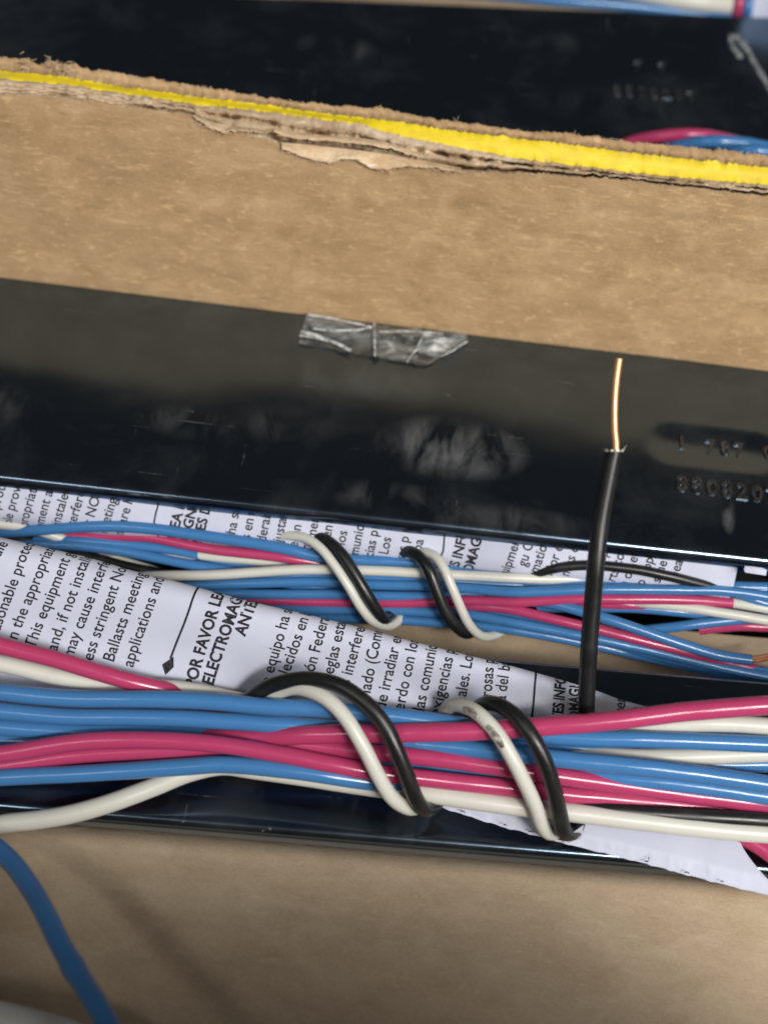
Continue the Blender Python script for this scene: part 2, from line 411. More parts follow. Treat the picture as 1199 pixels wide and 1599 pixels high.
div = thing('cardboard_divider', (0, wa[1], -44), 'brown corrugated cardboard divider with a torn top edge and a yellow stripe', 'cardboard divider')
front_top = wall_at(xs, ftY, np.zeros(len(xs)))
nrow = 26
rows = []
for i in range(nrow):
    t = i / (nrow - 1); q = front_top - (front_top[:, 2:3] * t) * (np.array([0, 0, 1.0]) - WN * math.tan(LEAN))
    wav = np.array([mnoise.noise(Vector((x * 0.008, t * 2.5, 4.0))) for x in xs]) * 0.5 * math.sin(math.pi * min(1, t * 1.02))
    # soft crease below the torn edge
    cr = np.array([math.exp(-((t - 0.13 - 0.02 * math.sin(x * 0.01)) / 0.03) ** 2) * (0.18 if x > 640 else 0.0) for x in xs])
    rows.append(q + WN * (wav + cr)[:, None])
q = front_top - front_top[:, 2:3] * (np.array([0, 0, 1.0]) - WN * math.tan(LEAN)); q[:, 2] = -44; rows.append(q)
Vd = np.concatenate(rows)
build('front_face', Vd, grid_faces(len(rows), len(xs), flip=True), KRAFT, div)

# torn, layered top between the front liner and the yellow stripe
amp = 0.35 + 0.65 * np.clip((xs - 260) / 120, 0, 1)
pn1 = 0.5 + 0.5 * np.clip(nz(xs, 11, 0.022) * 1.6, -1, 1); pn2 = 0.5 + 0.5 * np.clip(nz(xs, 12, 0.03) * 1.6, -1, 1)
pn1 = np.maximum(pn1, np.clip((xs - 640) / 90, 0, 0.9))
lay = [(0.00, 0.0 * xs), (0.07, 0.30 + 0 * xs), (0.13, 0.5 + (0.8 + 6.5 * amp) * pn1), (0.27, 0.9 + 5.5 * amp * pn1), (0.38, 1.0 + 0.5 * pn2), (0.50, 1.2 + 0.4 * pn1),
       (0.58, 1.5 + 5.5 * amp * pn2), (0.70, 1.9 + 4.5 * amp * pn2), (0.76, 2.0 + 0.5 * pn2), (0.90, 2.7 + 0.3 * pn1), (1.0, 3.3 + 0 * xs)]
rows = []
for k, (f, t) in enumerate(lay):
    jit = nz(xs, 20 + k, 0.09, 3) * (0 if k in (0, len(lay) - 1) else 1)
    rows.append(wall_at(xs, ftY * (1 - f) + ybY * f + jit * 1.8, t + np.abs(jit) * 0.25))
build('torn_core', np.concatenate(rows), grid_faces(len(rows), len(xs)), CORE, div)
rows = [wall_at(xs, ybY, np.full(len(xs), 3.35)), wall_at(xs, _yb(xs) - 2.0, np.full(len(xs), 3.5)), wall_at(xs, _yb(xs) * 0.5 + _yt(xs) * 0.5, np.full(len(xs), 4.0)),
        wall_at(xs, _yt(xs) + 2.0, np.full(len(xs), 4.5)), wall_at(xs, ytY, np.full(len(xs), 4.7))]
build('yellow_stripe', np.concatenate(rows), grid_faces(len(rows), len(xs)), YELLOW, div)
lay = [(0, 4.7 + 0 * xs), (0.12, 5.0 + 0.9 * pn2), (0.4, 5.6 + 0.5 * pn1), (0.55, 5.9 + 0.8 * pn2), (0.8, 6.2 + 0.2 * pn1), (1.0, 6.6 + 0 * xs)]
rows = [wall_at(xs, ytY * (1 - f) + btY * f + (nz(xs, 40 + k, 0.08, 3) * 1.2 if 0 < f < 1 else 0), t) for k, (f, t) in enumerate(lay)]
last = rows[-1].copy(); low = last - WN * 0.5; low[:, 2] -= 0.6; low2 = low.copy(); low2[:, 2] = -44
rows += [low, low2]
build('back_liner', np.concatenate(rows), grid_faces(len(rows), len(xs)), KRAFT, div)

# peeled flaps of the front liner
def flap(top, bot, lift, name, seed, mat):
    x0, x1 = top[0][0], top[-1][0]; fx = np.linspace(x0, x1, int((x1 - x0) / 2.5) + 1)
    T = cur(top)(fx); B = cur(bot)(fx) + nz(fx, seed, 0.08) * 2.6
    rows = []
    for k in range(7):
        f = k / 6
        t = -lift * f ** 1.6 + 0.9 * (1 - f) ** 2 - 0.12
        t = t + nz(fx, seed + 5 + k * 0.15, 0.04, 3) * 0.18 * f
        rows.append(wall_at(fx, T * (1 - f) + B * f, t))
    rows.append(wall_at(fx, B + 0.4, -lift + 0.02 + 0 * fx))
    rows.append(wall_at(fx, B * 0.9 + T * 0.1 - 1, 0.35 + 0 * fx))
    return build(name, np.concatenate(rows), grid_faces(len(rows), len(fx)), mat, div)
flap([(303, 178), (330, 190), (360, 197), (400, 200), (445, 212)], [(303, 181), (320, 195), (345, 207), (375, 205), (430, 206), (445, 216)], 0.55, 'peeled_liner', 61, FIBRE)
flap([(428, 200), (470, 208), (520, 212), (560, 215), (600, 221), (660, 240)], [(428, 206), (450, 216), (500, 219), (560, 224), (610, 232), (660, 248)], 0.2, 'peeled_liner', 62, FIBRE)
flap([(440, 222), (480, 226), (540, 232), (600, 240), (660, 250), (720, 262)], [(440, 233), (460, 240), (495, 251), (515, 254), (535, 248), (560, 250), (578, 263), (605, 265), (640, 259), (720, 268)], 0.65, 'peeled_liner', 63, FIBRE)

# fuzzy fibres along the torn edges
FV, FF = [], []
def fibre(p, d, L, r):
    d = d / np.linalg.norm(d); k = np.cross(d, rng.normal(size=3)); k /= np.linalg.norm(k); n2 = np.cross(d, k)
    b = len(FV); bend = rng.normal(size=3) * L * 0.35
    for s, rr in ((0, 1), (0.35, 1), (0.7, 0.8), (1, 0.3)):
        c = p + d * L * s + bend * s * s
        for a in range(3):
            FV.append(c + (k * math.cos(a * 2.094) + n2 * math.sin(a * 2.094)) * r * rr)
    for s in range(3):
        for a in range(3):
            i0 = b + s * 3 + a; i1 = b + s * 3 + (a + 1) % 3
            FF.append((i0, i1, i1 + 3, i0 + 3))
for (yc, t, cnt, up) in ((ftY, 0.0, 300, 0.3), (btY, 6.6, 150, 0.7), (ytY, 4.7, 260, 0.5), (ybY, 3.2, 160, 0.3)):
    for _ in range(cnt):
        i = rng.integers(0, len(xs)); p = at_plane(xs[i] + rng.normal(0, 2), yc[i], wa - WN * t, WNT)
        fibre(p, np.array([rng.normal(0, 0.9), rng.normal(0, 0.4), up * abs(rng.normal(0.6, 0.5))]) + WN * rng.normal(0.2, 0.3), abs(rng.normal(0.2, 0.15)) + 0.08, 0.05)
for (pts_, cnt, t_) in (([(303, 181), (320, 195), (345, 207), (375, 205), (430, 206), (445, 216)], 110, -0.55), ([(440, 233), (460, 240), (495, 251), (515, 254), (535, 248), (560, 250), (578, 263), (605, 265), (640, 259), (720, 268)], 200, -0.65),
                        ([(428, 206), (450, 216), (500, 219), (560, 224), (610, 232), (660, 248)], 120, -0.1)):
    for _ in range(cnt):
        fx_ = rng.uniform(pts_[0][0], pts_[-1][0]); p = at_plane(fx_, float(cur(pts_)(fx_)) + rng.normal(0, 1.6), wa - WN * t_, WNT)
        fibre(p, np.array([rng.normal(0, 1.0), 0, rng.normal(-0.2, 0.4)]) + WN * rng.normal(0.3, 0.3), abs(rng.normal(0.15, 0.10)) + 0.06, 0.05)
for (cx, cy, n) in ((41, 103, 60), (84, 105, 50), (111, 112, 80)):        # three tufts at the left
    for _ in range(n):
        p = at_plane(cx + rng.normal(0, 4), cy + rng.normal(0, 6), wa - WN * 5.4, WNT)
        fibre(p, np.array([rng.normal(0, 0.8), 0, rng.normal(0.5, 0.7)]) + WN * 0.4, 0.7, 0.06)
tag(build('torn_fibres', FV, FF, FIBRE, div), None, kind='stuff')

# ================================================================== CLEAR TAPE
tp = np.linspace(0, 1, 90)
_tt = cur([(480, 489), (530, 498), (581, 507), (620, 511), (690, 515), (727, 520), (731, 534)])
_tb = cur([(467, 537), (547, 551), (584, 559), (635, 567), (664, 572), (690, 557), (707, 548), (731, 536)])
V = []
nv = 26
for j in range(nv):
    f = j / (nv - 1)
    for u in tp:
        xt = 480 + (729 - 480) * u; xb = 467 + (731 - 467) * u
        x = xt * (1 - f) + xb * f; y = float(_tt(xt) * (1 - f) + _tb(xb) * f)
        pz = at_z(x, y, 0.12); pw = at_plane(x, y, wa + WN * 0.12, WNT)
        p0 = pw if pw[2] > 0.12 else pz
        fil = 0.9 * math.exp(-((f - 0.25) / 0.2) ** 2)
        wr = abs(mnoise.noise(Vector((x * 0.018, y * 0.10 + x * 0.008, 2.0)))) * 0.55 + mnoise.noise(Vector((x * 0.07, y * 0.10, 5.0))) * 0.10
        wr *= min(1, 4 * f + 0.2)
        rid = 0.55 * math.exp(-((x - 585 + 2 * math.sin(f * 5)) / 3.0) ** 2) + 0.4 * math.exp(-((x - 645 - (1 - f) * 18) / 3.0) ** 2)
        p0 = p0 + (WN * 0.5 + np.array([0, 0, 0.86])) * (0.1 + fil * 0.5 + max(0, wr) + rid)
        V.append(p0)
tape = build('clear_tape', V, grid_faces(nv, len(tp), flip=True), TAPE)
m, nt, p = new_mat('white_crease_glint'); CREASE = m  # whitened folds, with the glints of the wrinkles put into the colour
p.inputs['Base Color'].default_value = (0.72, 0.75, 0.77, 1); p.inputs['Roughness'].default_value = 0.25
nt.links.new(ramp(nt, noise(nt, coords(nt), 700, 4, 0.7), [(0.38, (0.15,) * 3), (0.6, (0.9,) * 3)]), p.inputs['Alpha'])
for (cp, cw) in (([(481, 491), (530, 499), (582, 511)], 1.5), ([(488, 513), (520, 516), (560, 515), (581, 511)], 1.3), ([(470, 517), (492, 523), (515, 531), (548, 547)], 2.4),
                 ([(468, 524), (490, 527), (512, 533)], 1.2), ([(592, 518), (630, 517), (660, 518), (693, 522)], 1.2), ([(661, 524), (650, 545), (635, 566)], 1.3), ([(584, 504), (585, 530), (585, 556)], 1.5),
                 ([(690, 556), (708, 547), (729, 533)], 1.0)):
    Vc, Fc = ribbon(cp, cw, 0.75); co = build('tape_crease_glint', Vc, Fc, CREASE); co.parent = tape; co.location = co.location - tape.location
tag(tape, 'crumpled piece of clear adhesive tape stuck at the foot of the cardboard divider', 'tape')

# ================================================================== PAPER SHEETS with print
class Sheet:
    """image-bilinear sheet: s = photo x along the lower line, v up the text; 3-D curl at v>1"""
    def __init__(self, s0, s1, base, edge, theta, db, dt, bulge, rad, inset, arc=150, sub=0.6):
        self.s0, self.s1, self.base, self.edge, self.theta = s0, s1, base, edge, theta
        self.db, self.dt, self.bulge, self.rad, self.arc = db, dt, bulge, rad, arc
        self.tab = np.linspace(s0, s1, 500)
        Q = np.array([self._top(s) for s in self.tab]); self.tx, self.ty = Q[:, 0], Q[:, 1]
        # pull the flat part back so the rolled-over edge lands on the drawn outline
        self.bx, self.by = self.tab, self.base(self.tab)
        d = np.stack([self.tx - self.bx, self.ty - self.by], 1); L = np.linalg.norm(d, axis=1)
        r = np.array([inset * rad(s) for s in self.tab]) * FPX / np.interp(self.tab, [s0, s1], [dt, dt])
        k = np.clip((L - r) / L, 0.2, 1)
        self.tx = self.bx + d[:, 0] * k; self.ty = self.by + d[:, 1] * k
    def _top(self, s):
        yb = float(self.base(s)); th = math.radians(float(self.theta(s))); xt = s
        for _ in range(60):
            yt = float(self.edge(xt)); xt = 0.5 * xt + 0.5 * (s + (yb - yt) / math.tan(th))
        return xt, float(self.edge(xt))
    def ends(self, s):
        return (np.interp(s, self.tab, self.bx), np.interp(s, self.tab, self.by), np.interp(s, self.tab, self.tx), np.interp(s, self.tab, self.ty))
    def point(self, s, v, off=0.0):
        s = np.atleast_1d(np.asarray(s, float)); v = np.atleast_1d(np.asarray(v, float))
        bx, by, tx, ty = self.ends(s)
        B = at_depth(bx, by, np.full(len(s), 1.0) * self.db(s)); T = at_depth(tx, ty, np.full(len(s), 1.0) * self.dt_(s))
        e = T - B; L = np.linalg.norm(e, axis=1)[:, None]; e = e / L
        n = np.cross(np.tile(RT, (len(s), 1)), e); n /= np.linalg.norm(n, axis=1)[:, None]
        n = np.where((n @ -FW)[:, None] < 0, -n, n)
        R = np.array([self.rad(x) for x in s])[:, None]; vv = v[:, None]
        phi = np.clip((vv - 1) * L / R, 0, math.radians(self.arc)); extra = np.maximum((vv - 1) * L - R * math.radians(self.arc), 0)
        a = np.where(vv <= 1, vv * L, L + R * np.sin(phi) + extra * np.cos(phi)); vb = np.clip(vv, 0, 1)
        # the bulge has zero slope at v=1 so that the roll continues it
        b = np.where(vv <= 1, self.bulge * (vb * (1 - vb) ** 2) * 6.75, -R * (1 - np.cos(phi)) - extra * np.sin(phi))
        wob = np.array([mnoise.noise(Vector((x * 0.006, y * 1.2, self.db(0) * 0.1))) * 0.25 for x, y in zip(s, v)])[:, None]
        # surface normal for the print offset
        nn = np.where(vv <= 1, n, n * np.cos(phi) + e * np.sin(phi))
        return B + e * a + n * (b + wob * np.clip(1.2 - vv, 0, 1)) + nn * off
    def dt_(self, s): return self.dt + 0 * s
    def mesh(self, ns, vs):
        ss = np.linspace(self.s0, self.s1, ns); P = []
        for v in vs: P.append(self.point(ss, np.full(ns, v)))
        return np.concatenate(P), grid_faces(len(vs), ns)
    def inv(self, px, py):
        lo = np.full(len(px), self.s0); hi = np.full(len(px), self.s1)
        def side(s):
            bx, by, tx, ty = self.ends(s); return (tx - bx) * (py - by) - (ty - by) * (px - bx)
        flo = side(lo)
        for _ in range(40):
            mid_ = (lo + hi) / 2; f = side(mid_); same = np.sign(f) == np.sign(flo)
            lo = np.where(same, mid_, lo); hi = np.where(same, hi, mid_)
        s = (lo + hi) / 2; bx, by, tx, ty = self.ends(s); d2 = (tx - bx) ** 2 + (ty - by) ** 2
        return s, ((px - bx) * (tx - bx) + (py - by) * (ty - by)) / d2

class Ink:
    def __init__(self): self.V, self.F = [], []
    def add(self, sheet, pxy, F, vmin, vmax, off):
        s, v = sheet.inv(pxy[:, 0], pxy[:, 1])
        P = sheet.point(s, np.clip(v, vmin - 0.3, vmax + 0.3), off); b = len(self.V)
        self.V += list(P)
        self.F += [[i + b for i in f] for f in F if all(vmin < v[i] < vmax and sheet.s0 + 2 < s[i] < sheet.s1 - 2 for i in f)]
    def line(self, sheet, txt, a, b_, em, xsc, bold, vmin, vmax, off=0.035):
        V0, F0 = text_mesh(txt, bold); d = np.array(b_, float) - np.array(a, float); d /= np.linalg.norm(d)
        up = np.array([d[1], -d[0]])                                  # letter tops point left in the photo
        if up[0] > 0: up = -up
        p = np.array(a, float) + V0[:, :1] * em * xsc * d + V0[:, 1:2] * em * up
        self.add(sheet, p, F0, vmin, vmax, off)
    def stroke(self, sheet, pts, wd, vmin, vmax, off=0.035):
        pts = np.array(pts, float); t = np.linspace(0, 1, 40); seg = np.linspace(0, 1, len(pts))
        C = np.stack([np.interp(t, seg, pts[:, 0]), np.interp(t, seg, pts[:, 1])], 1)
        L = np.gradient(C, axis=0); L /= np.linalg.norm(L, axis=1)[:, None]; n = np.stack([-L[:, 1], L[:, 0]], 1)
        P = np.concatenate([C + n * wd / 2, C - n * wd / 2]); k = len(C)
        self.add(sheet, P, [(i, i + 1, k + i + 1, k + i) for i in range(k - 1)], vmin, vmax, off)

# front sheet
f_base = cur([(-400, 1010), (-80, 1040), (0, 1052), (150, 1075), (300, 1095), (500, 1120), (800, 1145), (1000, 1152), (1080, 1142)])
f_edge = cur([(-300, 775), (0, 837), (67, 852), (133, 867), (200, 887), (267, 903), (333, 921), (400, 938), (467, 953), (567, 977), (667, 1003), (800, 1035), (883, 1058), (927, 1071), (970, 1087), (1050, 1108), (1200, 1122)])
f_theta = cur([(-200, 66), (0, 69), (250, 74), (430, 77), (650, 80), (900, 83), (1100, 84)])
f_rad = lambda s: float(np.interp(s, [-200, 300, 800, 1080], [2.4, 2.0, 1.3, 0.5]))
FS = Sheet(-260, 1075, f_base, f_edge, f_theta, lambda s: np.interp(s, [-260, 1080], [146.5, 146.0]), 148.5, 1.6, f_rad, 0.95)
fsheet = thing('instruction_sheet', FS.point(400, 0.0)[0], 'large printed sheet curled up behind the front wire bundle, one corner over the front cardboard', 'paper sheet', 'printed instruction sheets')
vs = list(np.linspace(-0.25, 1, 22)) + list(np.linspace(1.02, 1.6, 22))
Vp, Fp = FS.mesh(220, vs)
build('curled_sheet', Vp, Fp, PAPER, fsheet)
ink = Ink(); E = 26.5; X = 0.92
def fl(txt, a, b, bold=0.0, em=E, xs_=X): ink.line(FS, txt, a, b, em, xs_, bold + 0.012, -0.2, 1.5)
fl('ction to FCC rule', (-62, 1005), (7, 883 - 25)); fl('easonable protection ag', (3, 1000), (37, 890)); fl('in the appropriate inst', (31, 1008), (82, 860))
fl('This equipment genera', (60, 1017), (113, 863)); fl('and, if not installed and', (94, 1021), (140, 873)); fl('may cause interference', (119, 1031), (170, 877))
fl('less stringent Non-con', (148, 1041), (197, 883)); fl('Ballasts meeting FCC re', (182, 1038), (227, 893)); fl('applications and may', (212, 1046), (255, 903))
BO = 0.022
fl('POR FAVOR LEA EL', (308, 1078), (348, 930), BO, 26, 0.91); fl('ELECTROMAGNÉTIC', (335, 1074), (377, 937), BO, 26, 0.91); fl('ANTES DE INS', (383, 995), (402, 937), BO, 26, 0.91)
fl('te equipo ha sido', (422, 1082), (455, 955)); fl('blecidos en la p', (449, 1070), (483, 963)); fl('sión Federal de', (488, 1068), (513, 967))
fl('reglas estan di', (519, 1067), (540, 972)); fl('s interferencia', (546, 1075), (570, 980)); fl('nado (Comerci', (577, 1095), (597, 987))
fl('de irradiar energ', (601, 1114), (627, 997)); fl('erdo con los req', (630, 1115), (653, 1003)); fl('las comunicaci', (661, 1116), (683, 1007))
fl('exigencias para', (686, 1124), (710, 1017)); fl('uales. Los bal', (724, 1106), (740, 1020)); fl('igrosas para', (764, 1110), (772, 1030)); fl('ta del balas', (786, 1110), (795, 1050))
fl('TES INFOR', (874, 1136), (884, 1060), BO, 24, 0.84); fl('OMAGNÉ', (900, 1136), (906, 1067), BO, 24, 0.84)
fl('pen', (973, 1121), (977, 1090)); fl('u O', (1000, 1117), (1004, 1085)); fl('ns', (1024, 1110), (1028, 1085))
ink.stroke(FS, [(270, 1032), (289, 975), (312, 900), (318, 880)], 3.4, -0.2, 1.45); ink.stroke(FS, [(828, 1127), (833, 1085), (838, 1040)], 3.2, -0.2, 1.45)
_dm = np.array([[(275, 1029), (275, 1045)], [(257, 1041), (262, 1057)]], float)
_dg = np.array([(_dm[0, 0] * (1 - a) + _dm[0, 1] * a) * (1 - b) + (_dm[1, 0] * (1 - a) + _dm[1, 1] * a) * b for b in np.linspace(0, 1, 8) for a in np.linspace(0, 1, 8)])
ink.add(FS, _dg, grid_faces(8, 8), -0.3, 1.4, 0.04)
build('printed_text', ink.V, ink.F, INK, fsheet, smooth=False)

# the same sheet's lower part, coming out under the bundle and over the rim of the front can
lx = np.arange(648, 1230, 3.0)
le = cur([(640, 1243), (680, 1257), (780, 1289), (900, 1321), (1000, 1346), (1100, 1373), (1199, 1397), (1260, 1412)])(lx) + nz(lx, 71, 0.05, 3) * 1.0 + 1.8 * np.clip(np.sin(lx * 0.17 + 2 * np.sin(lx * 0.03)), 0.3, 1)
lu = cur([(640, 1190), (900, 1215), (1100, 1240), (1260, 1262)])(lx)
edge_r = 1
rows = []
for k in range(14):
    f = k / 13; y = lu * (1 - f) + le * f
    x = lx.copy()
    xr = 1150 + (y - 1318) * 0.55 + 0.004 * (y - 1318) ** 2                   # slanted right end of the sheet
    lim = np.where(y > 1318, xr, 1150 + (y - 1318) * 0.3)
    x = np.minimum(x, lim + 0.01 * (x - 640))
    zz = -2.4 + 0.9 * math.sin(f * 2.6) + nz(lx, 75, 0.008, 2) * 0.35 - 0.5 * (f > 0.92)
    P = np.stack([at_z(float(a_), float(b_), float(c_)) for a_, b_, c_ in zip(x, y, zz)])
    rows.append(P)
build('lower_corner', np.concatenate(rows), grid_faces(14, len(lx)), PAPER, fsheet)
# upright crease in the paper beside the second tie
cre = []
for k in range(8):
    f = k / 7
    for (x, y, z) in ((884 + 2 * f, 1318 - 6 * f, -1.9 + 2.4 * f), (897, 1312 - 14 * f, -1.8 + 3.0 * f), (907 + 4 * f, 1310 - 22 * f, -1.8 + 3.4 * f)):
        cre.append(at_z(x, y, z))
build('paper_crease', cre, grid_faces(8, 3), PAPER, fsheet)
# clipped letters along the cut edge
IV, IF = [], []
for (x, ch) in ((686, 'a'), (716, 'e'), (781, 'r'), (822, 'c'), (846, 's'), (868, 'o'), (946, 'l'), (1003, 'd'), (1066, 'e'), (1120, 'n')):
    V0, F0 = text_mesh(ch, 0.0); y = float(cur([(640, 1243), (680, 1257), (780, 1289), (900, 1321), (1000, 1346), (1100, 1373), (1199, 1397)])(x)) - 1
    keep = V0[:, 1] > 0.32
    p = [(x + v[0] * 24, y + (0.32 - v[1]) * 26 + v[0] * 6) for v in V0]
    P = np.array([at_z(a_, min(b_, y + 3), -1.72) for a_, b_ in p]); b0 = len(IV); IV += list(P)
    IF += [[i + b0 for i in f] for f in F0 if all(keep[i] for i in f)]
build('clipped_print', IV, IF, INK, fsheet, smooth=False)

# rear sheet: pressed against the middle can, rolling away downwards
r_edge = cur([(-200, 745), (0, 768), (200, 788), (400, 808), (600, 828), (800, 850), (1000, 873), (1199, 897)])
r_low = cur([(-200, 800), (0, 826), (200, 846), (400, 868), (600, 888), (800, 912), (1000, 930), (1155, 940)])
class Rear(Sheet):
    def __init__(self):
        self.s0, self.s1 = -180.0, 1146.0; self.tab = np.linspace(self.s0, self.s1, 400)
        self.db = lambda s: 165.3 + 0 * np.asarray(s); self.dt = 166.0; self.bulge = 0.0
        self.rad = lambda s: 3.2; self.arc = 118
        # here v runs DOWN the photo: base = upper line, top = start of the roll
        self.bx = self.tab + 8; self.by = r_edge(self.bx) - 22
        h = 46.0
        self.tx = self.tab; self.ty = r_edge(self.tab) + h * 0.42
    def inv(self, px, py): return super().inv(px, py)
RS = Rear()
rsheet = thing('instruction_sheet', RS.point(500, 0.5)[0], 'white printed instruction sheet rolled between the middle ballast and the rear wire bundle', 'paper sheet', 'printed instruction sheets')
Vp, Fp = RS.mesh(200, list(np.linspace(0, 1, 8)) + list(np.linspace(1.05, 4.2, 28)))
Fp = [f[::-1] for f in Fp]
build('rolled_sheet', Vp, Fp, PAPER, rsheet)
ink = Ink(); E2 = 22.5
def rl(txt, x, y, ang=76, bold=0.0):
    a = (x, y); b = (x + math.cos(math.radians(ang)) * 50, y - math.sin(math.radians(ang)) * 50)
    ink.line(RS, txt, a, b, E2, 0.92, bold + 0.012, 0.05, 3.6, 0.03)
base_y = lambda x: float(r_edge(x)) + 58
for (t, x) in (('ble prot', -2), ('ble provis', 22), ('propriate', 47), ('pment an', 72), ('t instaled', 97), ('interfere', 121), ('ent NOM', 146), ('meeting', 172), ('nd are li', 197)):
    rl(t, x - 8, base_y(x), 73)
for (t, x) in (('R LEA E', 278), ('MAGNÉT', 298), ('NTES DE', 318)): rl(t, x - 5, base_y(x), 76, 0.02)
for (t, x) in (('po ha sid', 366), ('dos en', 390), ('Federal', 415), ('s ajusta', 440), ('nferen', 465), ('(Comens', 490), ('diar en', 513), ('on los', 537), ('omunic', 561), ('ncias p', 584), ('s. Los', 606), ('osas p', 633), ('del ba', 656)):
    rl(t, x - 4, base_y(x), 79)
for (t, x) in (('ES INFOR', 718), ('OMAGNÉT', 741)): rl(t, x - 4, base_y(x), 76, 0.02)
for (t, n, x) in (('quipment a', 4, 803), ('gu Con l', 1, 824), ('mations p', 2, 846), ('ter lor el', 4, 870), ('ness con', 2, 894), ('e equip', 3, 940), ('rts coni', 2, 966), ('tion on e', 5, 988), ('p oppo', 2, 1012), ('is sche', 3, 1034), ('a meas', 2, 1057)):
    rl(t, x - 3.2 * n, float(r_edge(x)) + 24 + 9.5 * n, 72)
ink.stroke(RS, [(246, 845), (241, 815), (244, 800), (250, 780)], 2.6, 0.05, 3.6, 0.03); ink.stroke(RS, [(684, 880), (692, 860), (694, 835), (692, 815)], 2.6, 0.05, 3.6, 0.03)
build('printed_text', ink.V, ink.F, INK, rsheet, smooth=False)
# small loose corner of another sheet by the can, far right
tb = [at_depth(np.array(x), np.array(y), np.array(163.6 + dz)) for (x, y, dz) in
      ((1163, 884, 0), (1176, 885, -0.2), (1190, 887, -0.2), (1197, 890, 0), (1161, 889, -0.1), (1176, 890, -0.3), (1190, 892, -0.3), (1196, 894, -0.1), (1163, 894, 0), (1176, 896, -0.2), (1190, 898, -0.2), (1195, 899, 0))]
tb += [t_ + FW * 0.3 for t_ in tb]
tag(build('paper_tab', tb, grid_faces(3, 4) + grid_faces(3, 4, 12, True), PAPER), 'tiny white paper tab against the front of the middle ballast at the right edge', 'paper')

# ================================================================== CARDBOARD between and in front of the cans
def sheet_grid(name, corners, nx, ny, mat, zf=None, thick=1.2):
    a, b, c, d = [np.array(q, float) for q in corners]; top = []
    for j in range(ny):
        f = j / (ny - 1)
        for i in range(nx):
            g = i / (nx - 1); q = (a * (1 - g) + b * g) * (1 - f) + (d * (1 - g) + c * g) * f
            if zf: q = q + np.array([0, 0, zf(q[0], q[1])])
            top.append(q)
    n = len(top); V = top + [q - np.array([0, 0, thick]) for q in top]
    F = grid_faces(ny, nx) + grid_faces(ny, nx, n, True)
    ring = [i for i in range(nx)] + [j * nx + nx - 1 for j in range(1, ny)] + [(ny - 1) * nx + i for i in range(nx - 2, -1, -1)] + [j * nx for j in range(ny - 2, 0, -1)]
    for k in range(len(ring)):
        p0, p1 = ring[k], ring[(k + 1) % len(ring)]; F.append((p1, p0, p0 + n, p1 + n))
    o = build(name, V, F, mat); sharp(o); return o
g1 = at_z(-150, 1040, -13); g2 = at_z(1350, 1080, -13)
o = sheet_grid('cardboard_strip', [(-70, -30, -22), (75, -34, -15), (75, -1.5, -14), (-70, -1.5, -20)], 60, 20, KRAFT2,
               lambda x, y: 0.8 * mnoise.noise(Vector((x * 0.03, y * 0.05, 1))))
tag(o, 'brown cardboard strip lying under the rear wire bundle, between the middle and front ballasts', 'cardboard')

# front flap: lies against the rim of the front can, sags, then an unseen upright part added to shade its near end
fr = np.linspace(-110, 110, 111)
prof = [(0, 0.0), (2, -0.1), (5, -0.3), (8, -0.7), (12, -1.3), (16, -2.1), (20, -3.0), (23, -3.6), (25, -3.4), (26.5, -1.5), (27.5, 2), (28.5, 8), (29.5, 14), (30.5, 22), (31.5, 30), (32, 40), (32.5, 50), (33, 68)]
V = []
for (t, z) in prof:
    for x in fr:
        p = forg + fex * x - fey * (t + 0.55) + np.array([0, 0, -1.7])
        k = 1.0 - 0.97 * np.clip((x - 48) / 45, 0, 1)
        zz = z if z <= 0 else z * k * (1.0 - 0.9 * np.clip((-32 - x) / 18, 0, 1))
        p = p + np.array([0, -0.25 * max(0, z), zz + 0.5 * mnoise.noise(Vector((x * 0.03, t * 0.06, 8.0)))])
        V.append(p)
n = len(V); nr = len(prof); nc = len(fr)
V += [v + np.array([0, -0.4, -1.0]) for v in V]
F = grid_faces(nr, nc, 0, True) + grid_faces(nr, nc, n)
F += [(i, i + 1, n + i + 1, n + i) for i in range(nc - 1)] + [((nr - 1) * nc + i + 1, (nr - 1) * nc + i, n + (nr - 1) * nc + i, n + (nr - 1) * nc + i + 1) for i in range(nc - 1)]
o = build('cardboard_flap', V, F, KRAFT2)
tag(o, 'smooth brown cardboard flap at the bottom of the photo, in front of the front ballast', 'cardboard')

# ================================================================== WIRES
R_W = 0.90
def catmull(P, step=0.55):
    P = np.array(P, float); P = np.vstack([2 * P[0] - P[1], P, 2 * P[-1] - P[-2]]); out = []
    for i in range(1, len(P) - 2):
        p0, p1, p2, p3 = P[i - 1:i + 3]
        t0 = 0; t1 = np.linalg.norm(p1 - p0) ** 0.5 + 1e-6; t2 = t1 + np.linalg.norm(p2 - p1) ** 0.5 + 1e-6; t3 = t2 + np.linalg.norm(p3 - p2) ** 0.5 + 1e-6
        n_ = max(2, int(np.linalg.norm(p2 - p1) / step))
        for t in np.linspace(t1, t2, n_, endpoint=False):
            A1 = (t1 - t) / (t1 - t0) * p0 + (t - t0) / (t1 - t0) * p1; A2 = (t2 - t) / (t2 - t1) * p1 + (t - t1) / (t2 - t1) * p2
            A3 = (t3 - t) / (t3 - t2) * p2 + (t - t2) / (t3 - t2) * p3
            B1 = (t2 - t) / (t2 - t0) * A1 + (t - t0) / (t2 - t0) * A2; B2 = (t3 - t) / (t3 - t1) * A2 + (t - t1) / (t3 - t1) * A3
            out.append((t2 - t) / (t2 - t1) * B1 + (t - t1) / (t2 - t1) * B2)
    out.append(P[-2]); return np.array(out)
